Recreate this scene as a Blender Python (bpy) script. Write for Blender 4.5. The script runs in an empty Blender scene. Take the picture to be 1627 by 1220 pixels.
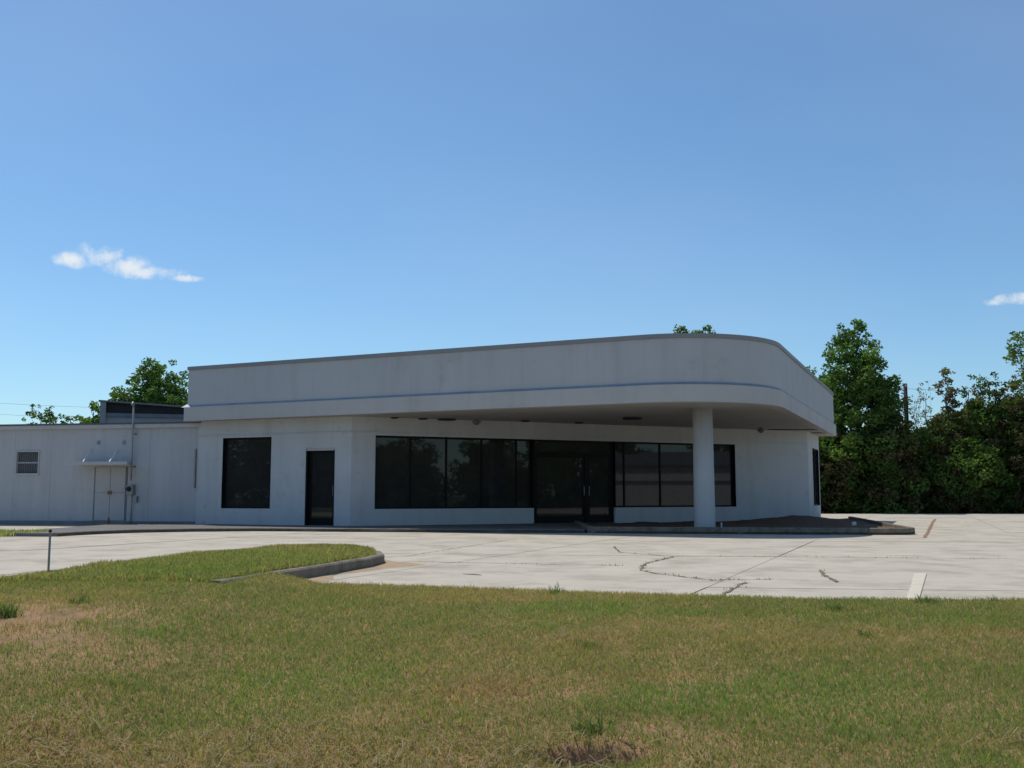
import bpy, bmesh, math, random
import numpy as np
from mathutils import Vector
R = math.radians
scn = bpy.context.scene
col = scn.collection
rng = np.random.default_rng(7)
random.seed(7)

# ------------------------------------------------------------------ camera
EYE = 1.0
FPX, WPX, HPX = 1600.0, 1627.0, 1220.0
PITCH = math.atan(175 / 1600)
cam = bpy.data.cameras.new('camera')
cam.sensor_width = 36.0
cam.lens = 36.0 * FPX / WPX
cam.clip_start, cam.clip_end = 0.1, 5000
camo = bpy.data.objects.new('camera', cam)
camo.location = (0, 0, EYE)
camo.rotation_euler = (math.pi / 2 + PITCH, 0, 0)
col.objects.link(camo)
scn.camera = camo

# ------------------------------------------------------------------ sun and sky
SUN = Vector((-1.6, 1.75, 4.9)).normalized()
SUN_EL = math.asin(SUN.z)
SUN_ROT = math.atan2(SUN.x, SUN.y)
world = bpy.data.worlds.new('World')
scn.world = world
world.use_nodes = True
wn, wl = world.node_tree.nodes, world.node_tree.links
wn.clear()
w_out = wn.new('ShaderNodeOutputWorld')
w_bg = wn.new('ShaderNodeBackground')
w_bg.inputs['Strength'].default_value = 0.126
sky = wn.new('ShaderNodeTexSky')
sky.sky_type = 'NISHITA'
sky.sun_disc = False
sky.sun_elevation = SUN_EL
sky.sun_rotation = SUN_ROT
sky.altitude = 250
sky.air_density = 1.0
sky.dust_density = 0.5
sky.ozone_density = 4.5
wl.new(w_bg.outputs[0], w_out.inputs[0])


def pix_ray(x, y):
    dx, dy = x - WPX / 2, y - HPX / 2
    return Vector((dx, FPX * math.cos(PITCH) + dy * math.sin(PITCH), FPX * math.sin(PITCH) - dy * math.cos(PITCH)))


def at_z(x, y, z):
    r = pix_ray(x, y)
    t = (z - EYE) / r.z
    return Vector((r.x * t, r.y * t, z))


def at_y(x, y, Y):
    r = pix_ray(x, y)
    t = Y / r.y
    return Vector((r.x * t, Y, EYE + r.z * t))


# small fair-weather clouds: puffs given by direction, broken up by noise
def wmath(op, a, b=None, c=None):
    n = wn.new('ShaderNodeMath')
    n.operation = op
    for i, v in enumerate((a, b, c)):
        if v is None:
            continue
        if isinstance(v, (int, float)):
            n.inputs[i].default_value = v
        else:
            wl.new(v, n.inputs[i])
    return n.outputs[0]


tc = wn.new('ShaderNodeTexCoord')
sep = wn.new('ShaderNodeSeparateXYZ')
wl.new(tc.outputs['Generated'], sep.inputs[0])
az = wmath('ARCTAN2', sep.outputs[0], sep.outputs[1])
el = wmath('ARCSINE', sep.outputs[2])
nz = wn.new('ShaderNodeTexNoise')
nz.inputs['Scale'].default_value = 38
nz.inputs['Detail'].default_value = 7
nz.inputs['Roughness'].default_value = 0.62
wl.new(tc.outputs['Generated'], nz.inputs['Vector'])
mask = None
PUFFS = [(118, 411, 34, 15, 1), (160, 407, 44, 19, 1), (200, 424, 46, 19, 1), (245, 433, 44, 13, 1), (290, 442, 34, 6, 0.8),
         (1618, 474, 46, 11, 0.8), (1590, 478, 34, 7, 0.55), (1680, 470, 60, 18, 0.8)]
for (px, py, rx, ry, amp) in PUFFS:
    r = pix_ray(px, py).normalized()
    a0, e0 = math.atan2(r.x, r.y), math.asin(r.z)
    dx = wmath('DIVIDE', wmath('SUBTRACT', az, a0), rx / FPX)
    dy = wmath('DIVIDE', wmath('SUBTRACT', el, e0), ry / FPX)
    d2 = wmath('ADD', wmath('MULTIPLY', dx, dx), wmath('MULTIPLY', dy, dy))
    g = wmath('MULTIPLY', wmath('SUBTRACT', 1.0, d2), amp)
    mask = g if mask is None else wmath('MAXIMUM', mask, g)
shaped = wmath('ADD', mask, wmath('MULTIPLY', wmath('SUBTRACT', nz.outputs[0], 0.49), 3.4))
mr = wn.new('ShaderNodeMapRange')
mr.interpolation_type = 'SMOOTHSTEP'
mr.inputs['From Min'].default_value = 0.0
mr.inputs['From Max'].default_value = 1.25
mr.inputs['To Max'].default_value = 0.92
wl.new(shaped, mr.inputs['Value'])
gate = wmath('GREATER_THAN', mask, -1.2)
fac = wmath('MULTIPLY', mr.outputs[0], gate)
hz_m = wn.new('ShaderNodeMapping')
hz_m.inputs['Rotation'].default_value = (0.3, 0.5, 0.4)
hz_m.inputs['Scale'].default_value = (1.2, 4.5, 3.0)
wl.new(tc.outputs['Generated'], hz_m.inputs[0])
hz_n = wn.new('ShaderNodeTexNoise')
hz_n.inputs['Scale'].default_value = 1.3
hz_n.inputs['Detail'].default_value = 4
wl.new(hz_m.outputs[0], hz_n.inputs['Vector'])
hz_r = wn.new('ShaderNodeMapRange')
hz_r.inputs['From Min'].default_value = 0.40
hz_r.inputs['From Max'].default_value = 0.75
hz_r.inputs['To Max'].default_value = 0.06
wl.new(hz_n.outputs[0], hz_r.inputs['Value'])
fac = wmath('MAXIMUM', fac, hz_r.outputs[0])
mixc = wn.new('ShaderNodeMixRGB')
mixc.inputs[2].default_value = (6.6, 6.9, 7.2, 1)
wl.new(fac, mixc.inputs[0])
tint = wn.new('ShaderNodeMixRGB')
tint.blend_type = 'MULTIPLY'
tint.inputs[0].default_value = 1.0
tint.inputs[2].default_value = (0.79, 0.96, 1.0, 1)
wl.new(sky.outputs[0], tint.inputs[1])
wl.new(tint.outputs[0], mixc.inputs[1])
wl.new(mixc.outputs[0], w_bg.inputs['Color'])

sl = bpy.data.lights.new('sun', 'SUN')
sl.energy = 3.4
sl.angle = R(0.53)
sl.color = (1.0, 0.955, 0.88)
slo = bpy.data.objects.new('sun', sl)
slo.rotation_euler = SUN.to_track_quat('Z', 'Y').to_euler()
slo.location = (0, 0, 40)
col.objects.link(slo)

scn.view_settings.view_transform = 'Standard'
scn.view_settings.look = 'None'
scn.view_settings.exposure = 0.0
scn.view_settings.gamma = 1.0
scn.view_settings.use_curve_mapping = False
scn.render.engine = 'CYCLES'
scn.render.resolution_x, scn.render.resolution_y = 1024, 768


# ------------------------------------------------------------------ materials
def mat(name, base, rough=0.7, var=0.15, scale=3.0, col2=None, bump=0.0, bscale=60.0, metal=0.0, spec=0.5, stretch=None,
        speck=None, streak=None):
    m = bpy.data.materials.new(name)
    m.use_nodes = True
    n, l = m.node_tree.nodes, m.node_tree.links
    p = n['Principled BSDF']
    p.inputs['Roughness'].default_value = rough
    p.inputs['Metallic'].default_value = metal
    p.inputs['Specular IOR Level'].default_value = spec
    t = n.new('ShaderNodeTexCoord')
    vec = t.outputs['Object']
    if stretch:
        mp = n.new('ShaderNodeMapping')
        mp.inputs['Scale'].default_value = stretch
        l.new(vec, mp.inputs[0])
        vec = mp.outputs[0]
    nt = n.new('ShaderNodeTexNoise')
    nt.inputs['Scale'].default_value = scale
    nt.inputs['Detail'].default_value = 8
    nt.inputs['Roughness'].default_value = 0.65
    l.new(vec, nt.inputs['Vector'])
    rp = n.new('ShaderNodeValToRGB')
    rp.color_ramp.elements[0].position = 0.3
    rp.color_ramp.elements[1].position = 0.72
    c2 = col2 if col2 else tuple(min(1, c * (1 + var)) for c in base)
    c1 = base if col2 else tuple(c * (1 - var) for c in base)
    rp.color_ramp.elements[0].color = (*c1, 1)
    rp.color_ramp.elements[1].color = (*c2, 1)
    l.new(nt.outputs[0], rp.inputs[0])
    out = rp.outputs[0]
    if speck:   # (colour, scale, threshold) scattered dirt with its own shape
        n2 = n.new('ShaderNodeTexNoise')
        n2.inputs['Scale'].default_value = speck[1]
        n2.inputs['Detail'].default_value = 10
        n2.inputs['Roughness'].default_value = 0.7
        l.new(t.outputs['Object'], n2.inputs['Vector'])
        r2 = n.new('ShaderNodeValToRGB')
        r2.color_ramp.elements[0].position = speck[2]
        r2.color_ramp.elements[1].position = speck[2] + 0.14
        r2.color_ramp.elements[0].color = (0, 0, 0, 1)
        r2.color_ramp.elements[1].color = (speck[3],) * 3 + (1,)
        l.new(n2.outputs[0], r2.inputs[0])
        mx = n.new('ShaderNodeMixRGB')
        mx.inputs[2].default_value = (*speck[0], 1)
        l.new(r2.outputs[0], mx.inputs[0])
        l.new(out, mx.inputs[1])
        out = mx.outputs[0]
    if streak:   # rain streaks running down the face: (colour, amount)
        ms = n.new('ShaderNodeMapping')
        ms.inputs['Scale'].default_value = (2.3, 2.3, 0.22)
        l.new(t.outputs['Object'], ms.inputs[0])
        n3 = n.new('ShaderNodeTexNoise')
        n3.inputs['Scale'].default_value = 1.0
        n3.inputs['Detail'].default_value = 7
        n3.inputs['Roughness'].default_value = 0.6
        l.new(ms.outputs[0], n3.inputs['Vector'])
        r3 = n.new('ShaderNodeValToRGB')
        r3.color_ramp.elements[0].position = 0.48
        r3.color_ramp.elements[1].position = 0.78
        r3.color_ramp.elements[0].color = (0, 0, 0, 1)
        r3.color_ramp.elements[1].color = (streak[1],) * 3 + (1,)
        l.new(n3.outputs[0], r3.inputs[0])
        m3 = n.new('ShaderNodeMixRGB')
        m3.inputs[2].default_value = (*streak[0], 1)
        l.new(r3.outputs[0], m3.inputs[0])
        l.new(out, m3.inputs[1])
        out = m3.outputs[0]
    l.new(out, p.inputs['Base Color'])
    if bump > 0:
        nb = n.new('ShaderNodeTexNoise')
        nb.inputs['Scale'].default_value = bscale
        nb.inputs['Detail'].default_value = 6
        l.new(t.outputs['Object'], nb.inputs['Vector'])
        bp = n.new('ShaderNodeBump')
        bp.inputs['Strength'].default_value = bump
        bp.inputs['Distance'].default_value = 0.02
        l.new(nb.outputs[0], bp.inputs['Height'])
        l.new(bp.outputs[0], p.inputs['Normal'])
    return m


def leaf_mat(name, rough=0.55, trans=0.45, tint=(1.1, 1.25, 0.5)):
    m = bpy.data.materials.new(name)
    m.use_nodes = True
    n, l = m.node_tree.nodes, m.node_tree.links
    n.clear()
    o = n.new('ShaderNodeOutputMaterial')
    a = n.new('ShaderNodeAttribute')
    a.attribute_name = 'Col'
    d = n.new('ShaderNodeBsdfPrincipled')
    d.inputs['Roughness'].default_value = rough
    d.inputs['Specular IOR Level'].default_value = 0.12
    t = n.new('ShaderNodeBsdfTranslucent')
    tm = n.new('ShaderNodeMixRGB')
    tm.blend_type = 'MULTIPLY'
    tm.inputs[0].default_value = 1
    tm.inputs[2].default_value = (*tint, 1)
    mx = n.new('ShaderNodeMixShader')
    mx.inputs[0].default_value = trans
    l.new(a.outputs['Color'], d.inputs['Base Color'])
    l.new(a.outputs['Color'], tm.inputs[1])
    l.new(tm.outputs[0], t.inputs['Color'])
    l.new(d.outputs[0], mx.inputs[1])
    l.new(t.outputs[0], mx.inputs[2])
    l.new(mx.outputs[0], o.inputs[0])
    return m


def glass_mat():
    m = mat('tinted_glass', (0.028, 0.028, 0.027), rough=0.02, var=0.2, spec=0.42)
    p = m.node_tree.nodes['Principled BSDF']
    p.inputs['IOR'].default_value = 1.45
    return m


M = {
    'paint': mat('white_painted_masonry', (0.50, 0.515, 0.525), 0.85, 0.06, 0.9, bump=0.35, bscale=45, spec=0.2,
                 streak=((0.34, 0.325, 0.30), 0.4), speck=((0.32, 0.30, 0.275), 2.2, 0.58, 0.6)),
    'fascia': mat('white_fascia_paint', (0.43, 0.447, 0.457), 0.8, 0.05, 0.35, bump=0.12, bscale=30, spec=0.2,
                  streak=((0.31, 0.305, 0.29), 0.4), speck=((0.31, 0.305, 0.29), 0.8, 0.56, 0.5)),
    'lip': mat('fascia_lip_paint', (0.455, 0.45, 0.44), 0.8, 0.06, 0.5, bump=0.1, spec=0.2, streak=((0.33, 0.30, 0.265), 0.4), speck=((0.36, 0.32, 0.285), 1.2, 0.56, 0.4)),
    'coping': mat('coping_metal', (0.24, 0.24, 0.24), 0.55, 0.1, 1.0, spec=0.4),
    'blue': mat('faded_blue_stripe', (0.17, 0.25, 0.38), 0.8, 0.0, 1.4, col2=(0.30, 0.35, 0.42)),
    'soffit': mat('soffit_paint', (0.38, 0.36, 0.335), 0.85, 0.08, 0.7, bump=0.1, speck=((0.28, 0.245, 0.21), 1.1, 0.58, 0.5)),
    'roof': mat('roof_felt', (0.10, 0.10, 0.10), 0.9, 0.2, 1.0),
    'darkmetal': mat('dark_bronze_frame', (0.008, 0.008, 0.008), 0.5, 0.2, 5, spec=0.15),
    'glass': glass_mat(),
    'annex': mat('annex_siding_paint', (0.455, 0.46, 0.475), 0.75, 0.07, 0.8, bump=0.15, bscale=25, spec=0.25, stretch=(3, 3, 0.25),
                 streak=((0.32, 0.295, 0.265), 0.45), speck=((0.33, 0.30, 0.27), 1.5, 0.60, 0.5)),
    'annexdoor': mat('annex_door_paint', (0.43, 0.43, 0.435), 0.7, 0.06, 2, spec=0.3, speck=((0.31, 0.26, 0.20), 5, 0.62, 0.5)),
    'rust': mat('rusty_iron', (0.20, 0.09, 0.045), 0.9, 0.35, 12),
    'galv': mat('galvanised_metal', (0.27, 0.275, 0.28), 0.5, 0.15, 6, metal=0.3),
    'shed': mat('shed_metal', (0.17, 0.18, 0.19), 0.6, 0.2, 1.5, bump=0.1),
    'shed_wall': mat('shed_wall_paint', (0.36, 0.38, 0.40), 0.8, 0.12, 1.2, speck=((0.15, 0.13, 0.12), 2.5, 0.6, 0.6)),
    'dark': mat('dark_louvre', (0.02, 0.02, 0.022), 0.7, 0.3, 3),
    'concrete': mat('lot_concrete', (0.50, 0.44, 0.35), 0.9, 0.11, 0.8, bump=0.25, bscale=90, spec=0.2,
                    speck=((0.34, 0.295, 0.23), 0.9, 0.48, 0.7)),
    'joint': mat('joint_soil', (0.14, 0.10, 0.065), 0.95, 0.3, 8),
    'kerb': mat('kerb_concrete', (0.21, 0.18, 0.14), 0.9, 0.3, 4, bump=0.4, bscale=40, spec=0.2, speck=((0.075, 0.068, 0.06), 6, 0.52, 0.7)),
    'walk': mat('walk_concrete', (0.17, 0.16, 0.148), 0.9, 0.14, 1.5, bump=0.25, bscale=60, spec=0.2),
    'soil': mat('lawn_soil', (0.23, 0.145, 0.08), 0.95, 0.3, 2.0, col2=(0.42, 0.235, 0.135), bump=0.8, bscale=25, spec=0.1,
                speck=((0.15, 0.14, 0.055), 5, 0.5, 0.7)),
    'ground': mat('field_ground', (0.10, 0.095, 0.045), 0.95, 0.3, 0.3, spec=0.1),
    'mulch': mat('bark_mulch', (0.17, 0.11, 0.075), 0.95, 0.45, 14, bump=1.0, bscale=35, spec=0.1),
    'sand': mat('red_sand_drift', (0.40, 0.295, 0.19), 0.95, 0.15, 5, bump=0.3, spec=0.1),
    'pale': mat('pale_patch', (0.60, 0.53, 0.42), 0.9, 0.1, 8, bump=0.3, spec=0.1),
    'crack': mat('crack_soil', (0.21, 0.165, 0.11), 0.95, 0.3, 8),
    'greypane': mat('grey_window_pane', (0.10, 0.105, 0.105), 0.25, 0.2, 6, spec=0.4),
    'clay': mat('red_clay', (0.30, 0.19, 0.115), 0.95, 0.2, 5, spec=0.1),
    'bark': mat('tree_bark', (0.075, 0.06, 0.045), 0.95, 0.35, 9, bump=0.6, stretch=(4, 4, 1)),
    'deadwood': mat('dead_wood', (0.15, 0.125, 0.10), 0.95, 0.3, 9),
    'pole': mat('pole_wood', (0.05, 0.046, 0.042), 0.95, 0.3, 4, stretch=(5, 5, 0.6)),
    'cable': mat('cable_black', (0.05, 0.05, 0.055), 0.8, 0.1),
    'white': mat('white_plastic', (0.7, 0.7, 0.68), 0.5, 0.05),
    'warehouse': mat('warehouse_siding', (0.80, 0.77, 0.70), 0.6, 0.05, 1.0),
    'leaf': leaf_mat('foliage'),
    'grass': leaf_mat('grass_blades', 0.6, 0.48, (1.05, 1.1, 0.6)),
}

# ------------------------------------------------------------------ helpers


def tag(o, label=None, cat=None, group=None, kind=None):
    if label: o['label'] = label
    if cat: o['category'] = cat
    if group: o['group'] = group
    if kind: o['kind'] = kind
    return o


def empty(name, loc=(0, 0, 0)):
    o = bpy.data.objects.new(name, None)
    o.location = loc
    o.empty_display_size = 0.2
    col.objects.link(o)
    return o


def obj(name, verts, faces, m, parent=None, smooth=False):
    me = bpy.data.meshes.new(name)
    me.from_pydata([tuple(v) for v in verts], [], faces)
    me.validate()
    bm = bmesh.new()
    bm.from_mesh(me)
    bmesh.ops.recalc_face_normals(bm, faces=bm.faces)
    bm.to_mesh(me)
    bm.free()
    me.materials.append(m)
    if smooth:
        me.polygons.foreach_set('use_smooth', [True] * len(me.polygons))
    o = bpy.data.objects.new(name, me)
    col.objects.link(o)
    if parent:
        o.parent = parent
        o.location = -parent_world(parent)
    return o


def parent_world(p):
    v = Vector(p.location)
    while p.parent:
        p = p.parent
        v = v + Vector(p.location)
    return v


class MB:
    """collects boxes, prisms and tubes given in world coordinates"""

    def __init__(s):
        s.v, s.f = [], []

    def add(s, v, f):
        k = len(s.v)
        s.v += [Vector(p) for p in v]
        s.f += [tuple(i + k for i in q) for q in f]

    def prism(s, poly, z0, z1):
        n = len(poly)
        v = [(p[0], p[1], z0) for p in poly] + [(p[0], p[1], z1) for p in poly]
        f = [tuple(range(n))[::-1], tuple(range(n, 2 * n))]
        f += [(i, (i + 1) % n, n + (i + 1) % n, n + i) for i in range(n)]
        s.add(v, f)

    def box(s, o, ex, ey, ez):
        o, ex, ey, ez = Vector(o), Vector(ex), Vector(ey), Vector(ez)
        v = [o, o + ex, o + ex + ey, o + ey, o + ez, o + ex + ez, o + ex + ey + ez, o + ey + ez]
        s.add(v, [(0, 3, 2, 1), (4, 5, 6, 7), (0, 1, 5, 4), (1, 2, 6, 5), (2, 3, 7, 6), (3, 0, 4, 7)])

    def tube(s, pts, rad, seg=8):
        pts = [Vector(p) for p in pts]
        rings = []
        for i, p in enumerate(pts):
            d = (pts[min(i + 1, len(pts) - 1)] - pts[max(i - 1, 0)]).normalized()
            a = d.orthogonal().normalized() if abs(d.z) > 0.9 else d.cross(Vector((0, 0, 1))).normalized()
            b = d.cross(a)
            r = rad[i] if isinstance(rad, (list, tuple)) else rad
            rings.append([p + (a * math.cos(t) + b * math.sin(t)) * r for t in [2 * math.pi * k / seg for k in range(seg)]])
        v = [p for r_ in rings for p in r_]
        f = []
        for i in range(len(pts) - 1):
            for k in range(seg):
                f.append((i * seg + k, i * seg + (k + 1) % seg, (i + 1) * seg + (k + 1) % seg, (i + 1) * seg + k))
        f += [tuple(range(seg))[::-1], tuple(range((len(pts) - 1) * seg, len(pts) * seg))]
        s.add(v, f)

    def build(s, name, m, parent=None, smooth=False):
        return obj(name, s.v, s.f, m, parent, smooth)


def bevel(o, w=0.01, seg=2):
    md = o.modifiers.new('bevel', 'BEVEL')
    md.width = w
    md.segments = seg
    md.limit_method = 'ANGLE'
    return o


def quads_mesh(name, V, F, C, m, parent=None):
    """numpy verts (n,3), faces list-array (k,3|4), per-vertex colours (n,3)"""
    me = bpy.data.meshes.new(name)
    nv, nf, w = len(V), len(F), F.shape[1]
    me.vertices.add(nv)
    me.vertices.foreach_set('co', V.astype(np.float32).ravel())
    me.loops.add(nf * w)
    me.loops.foreach_set('vertex_index', F.astype(np.int32).ravel())
    me.polygons.add(nf)
    me.polygons.foreach_set('loop_start', np.arange(0, nf * w, w, dtype=np.int32))
    me.polygons.foreach_set('loop_total', np.full(nf, w, dtype=np.int32))
    a = me.color_attributes.new('Col', 'FLOAT_COLOR', 'POINT')
    a.data.foreach_set('color', np.c_[C, np.ones(nv)].astype(np.float32).ravel())
    me.update(calc_edges=True)
    me.materials.append(m)
    o = bpy.data.objects.new(name, me)
    col.objects.link(o)
    if parent:
        o.parent = parent
        o.location = -parent_world(parent)
    return o


def fbm(x, y, s=0):
    """cheap smooth noise 0..1 from rotated sines"""
    r = np.random.default_rng(100 + s)
    t = np.zeros_like(x)
    amp, tot, fr = 1.0, 0.0, 1.0
    for o_ in range(5):
        for k in range(3):
            a, p = r.uniform(0, 6.28), r.uniform(0, 6.28)
            t = t + amp * np.sin((x * math.cos(a) + y * math.sin(a)) * fr * r.uniform(0.8, 1.25) + p + 1.3 * np.sin(0.6 * fr * (x * math.sin(a) - y * math.cos(a)) + p * 2))
        tot += amp * 2.0
        amp *= 0.62
        fr *= 1.9
    return np.clip(0.5 + 0.5 * t / tot, 0, 1)


def interp(x, pts):
    return np.interp(x, [p[0] for p in pts], [p[1] for p in pts])


# ------------------------------------------------------------------ ground, lot, lawn
LOT = -0.05
g = MB()
g.box((-600, -600, -1.2), (1200, 0, 0), (0, 1200, 0), (0, 0, 0.25))
tag(g.build('ground', M['ground']), kind='structure')
g = MB()
g.prism([(-120, 60), (120, 60), (160, 260), (-160, 260)], -0.6, -0.10)
tag(g.build('back_field', M['ground']), kind='structure')

# near edge of the paving, where the lawn takes over
PAVE = [(-60, 8.7), (-6.0, 9.6), (-3.3, 9.8), (-2.6, 11.2), (-1.15, 11.0), (1.21, 10.15), (3.0, 9.6), (5.0, 9.5), (60, 9.3)]
lot_poly = PAVE + [(60, 55.3), (-60, 55.3)]
g = MB()
g.prism(lot_poly, -0.5, LOT - 0.018)
lot = g.build('parking_lot', M['joint'])
tag(lot, kind='structure')


def clip_poly(sub, cell):
    out = list(sub)
    n = len(cell)
    for i in range(n):
        a, b = cell[i], cell[(i + 1) % n]
        inp, out = out, []
        if not inp:
            break

        def side(p):
            return (b[0] - a[0]) * (p[1] - a[1]) - (b[1] - a[1]) * (p[0] - a[0])
        for k in range(len(inp)):
            p, q = inp[k], inp[(k + 1) % len(inp)]
            sp, sq = side(p), side(q)
            if sp >= 0:
                out.append(p)
            if (sp >= 0) != (sq >= 0):
                t = sp / (sp - sq)
                out.append((p[0] + (q[0] - p[0]) * t, p[1] + (q[1] - p[1]) * t))
    return out


# concrete slabs: joints run with the building's front and side
da = Vector((math.cos(R(-7)), math.sin(R(-7)), 0))
db = Vector((math.cos(R(68)), math.sin(R(68)), 0))
SA, SB = 4.6, 6.1
org = Vector((1.85, 10.7, 0)) + da * 0 + db * 7.05
JG = 0.008
for i in range(-16, 16):
    for j in range(-8, 9):
        c = org + da * (SA * i) + db * (SB * j)
        if not (-34 < c.x < 40 and 2 < c.y < 62):
            continue
        off = da * JG + db * JG
        cell = [c + off, c + da * (SA - JG) + db * JG, c + da * (SA - JG) + db * (SB - JG), c + da * JG + db * (SB - JG)]
        po = clip_poly(lot_poly, [(p.x, p.y) for p in cell])
        if len(po) < 3:
            continue
        ar = 0.5 * abs(sum(po[k][0] * po[(k + 1) % len(po)][1] - po[(k + 1) % len(po)][0] * po[k][1] for k in range(len(po))))
        if ar < 0.05:
            continue
        b = MB()
        dz = random.uniform(-0.004, 0.004)
        b.prism(po, LOT - 0.04, LOT + dz)
        b.build('slab', M['concrete'], lot)


def lawn_edge(x):
    return interp(x, [(-60, 9.2), (-6.0, 10.1), (-5.3, 10.9), (-3.3, 11.0), (-2.95, 11.65), (-2.6, 11.85), (-1.15, 11.45), (1.21, 10.54), (3.0, 10.0), (5.0, 9.9), (60, 9.6)])


def lawn_z(x, y):
    ye = lawn_edge(x)
    ze = interp(x, [(-60, 0.02), (-9, 0.05), (-5, 0.10), (-2.78, 0.095), (-2.2, -0.02), (60, -0.025)])
    t = np.clip((ye - y) / 9.5, 0, 1.2)
    s = t * t * (3 - 2 * t)
    z = ze - 0.62 * np.clip(0.45 * t + 0.55 * s, 0, 1)
    z = z + 0.035 * (fbm(x * 0.8, y * 0.8, 3) - 0.5) * np.clip(t * 6, 0, 1)
    z = z - 0.40 * np.exp(-((((x - 0.45) / 0.24) ** 2 + ((y - 5.55) / 0.14) ** 2) ** 2))   # washed-out hole
    return z


xs = np.concatenate([np.linspace(-60, -9, 12)[:-1], np.linspace(-9, 9, 300), np.linspace(9, 60, 12)[1:]])
ts = np.concatenate([np.linspace(0, 0.42, 200), np.linspace(0.42, 1, 10)[1:]])
V, Fc = [], []
for t in ts:
    ye = lawn_edge(xs)
    y = ye - t * 20
    z = lawn_z(xs, y)
    V += list(zip(xs, y, z))
nx = len(xs)
for j in range(len(ts) - 1):
    for i in range(nx - 1):
        Fc.append((j * nx + i, j * nx + i + 1, (j + 1) * nx + i + 1, (j + 1) * nx + i))
k0 = len(V)
V += [(x, y, LOT - 0.3) for x, y in zip(xs, lawn_edge(xs))]
for i in range(nx - 1):
    Fc.append((i + 1, i, k0 + i, k0 + i + 1))
tag(obj('lawn', V, Fc, M['soil'], smooth=True), kind='structure')

# grass peninsula between driveway and lot
XR = [(10.5, -3.22), (14.6, -2.14), (15.4, -2.05), (16.2, -2.2), (16.9, -2.6), (17.3, -3.1)]
XL = [(10.5, -5.5), (11.2, -5.28), (14.8, -4.7), (16.2, -4.2), (17.0, -3.6), (17.3, -3.15)]
ys = np.linspace(10.7, 17.3, 60)
V, Fc = [], []
NP = 14


def pen_z(x, y):
    u = (x - interp(y, XL)) / np.maximum(interp(y, XR) - interp(y, XL), 0.05)
    return 0.095 + 0.05 * np.sin(np.clip(u, 0, 1) * math.pi) * np.clip((17.3 - y) / 2, 0, 1) * np.clip((y - 10.8) / 1.5, 0, 1) - 0.02 * np.clip((11.1 - y) / 0.4, 0, 1)


for y in ys:
    for k in range(NP):
        x = interp(y, XL) + (interp(y, XR) - interp(y, XL)) * k / (NP - 1)
        V.append((x, y, float(pen_z(x, y))))
for j in range(len(ys) - 1):
    for k in range(NP - 1):
        Fc.append((j * NP + k, j * NP + k + 1, (j + 1) * NP + k + 1, (j + 1) * NP + k))
rim = [j * NP for j in range(len(ys))] + [(len(ys) - 1) * NP + k for k in range(1, NP)] + [j * NP + NP - 1 for j in range(len(ys) - 2, -1, -1)]
k0 = len(V)
V += [(V[i][0], V[i][1], LOT - 0.02) for i in rim]
for q in range(len(rim) - 1):
    Fc.append((rim[q], rim[q + 1], k0 + q + 1, k0 + q))
tag(obj('grass_verge', V, Fc, M['soil'], smooth=False), kind='structure')


def kerb_run(name, pts, w, z0, z1, label, cat='kerb', piece=3.0, inner=1, mat_=None):
    """a row of kerb blocks; pts is the outer face, laid to the left (inner=1) or right"""
    pts = [Vector((p[0], p[1], 0)) for p in pts]
    root = empty(name, (pts[0].x, pts[0].y, z0))
    tag(root, label, cat)
    nrm = []
    for i in range(len(pts)):
        d = (pts[min(i + 1, len(pts) - 1)] - pts[max(i - 1, 0)]).normalized()
        nrm.append(Vector((-d.y, d.x, 0)) * inner)
    seg_start, acc = 0, 0.0
    for i in range(1, len(pts)):
        acc += (pts[i] - pts[i - 1]).length
        if acc >= piece or i == len(pts) - 1:
            P = list(range(seg_start, i + 1))
            out = [pts[k].copy() for k in P]
            inn = [pts[k] + nrm[k] * w for k in P]
            if seg_start > 0:   # open joint at the start of the block
                d = (out[1] - out[0]).normalized() * 0.012
                out[0] += d
                inn[0] += d
            v, f = [], []
            for a, b in zip(out, inn):
                dz = random.uniform(-0.003, 0.003)
                ch = (b - a).normalized() * 0.02
                v += [(a.x, a.y, z0), (a.x, a.y, z1 - 0.02 + dz), (a.x + ch.x, a.y + ch.y, z1 + dz), (b.x, b.y, z1 + dz), (b.x, b.y, z0)]
            m_ = len(P)
            for k in range(m_ - 1):
                for e in range(5):
                    f.append((k * 5 + e, k * 5 + (e + 1) % 5, (k + 1) * 5 + (e + 1) % 5, (k + 1) * 5 + e))
            f += [(0, 1, 2, 3, 4), tuple((m_ - 1) * 5 + e for e in (4, 3, 2, 1, 0))]
            obj('kerb_block', v, f, mat_ or M['kerb'], root)
            seg_start, acc = i, 0.0
    return root


def densify(pts, step=0.4):
    out = [Vector((pts[0][0], pts[0][1], 0))]
    for a, b in zip(pts[:-1], pts[1:]):
        a, b = Vector((a[0], a[1], 0)), Vector((b[0], b[1], 0))
        n = max(1, int((b - a).length / step))
        out += [a + (b - a) * (k / n) for k in range(1, n + 1)]
    return [(p.x, p.y) for p in out]


ky = np.concatenate([np.linspace(10.7, 14.6, 13), np.linspace(14.8, 17.3, 12)])
kp = [(float(interp(y, XR)) + 0.13, float(y)) for y in ky]
kerb_run('grass_verge_kerb', kp, 0.14, LOT - 0.02, 0.10, 'dark weathered concrete kerb along the grass verge tip', piece=3.0, inner=1)

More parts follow.
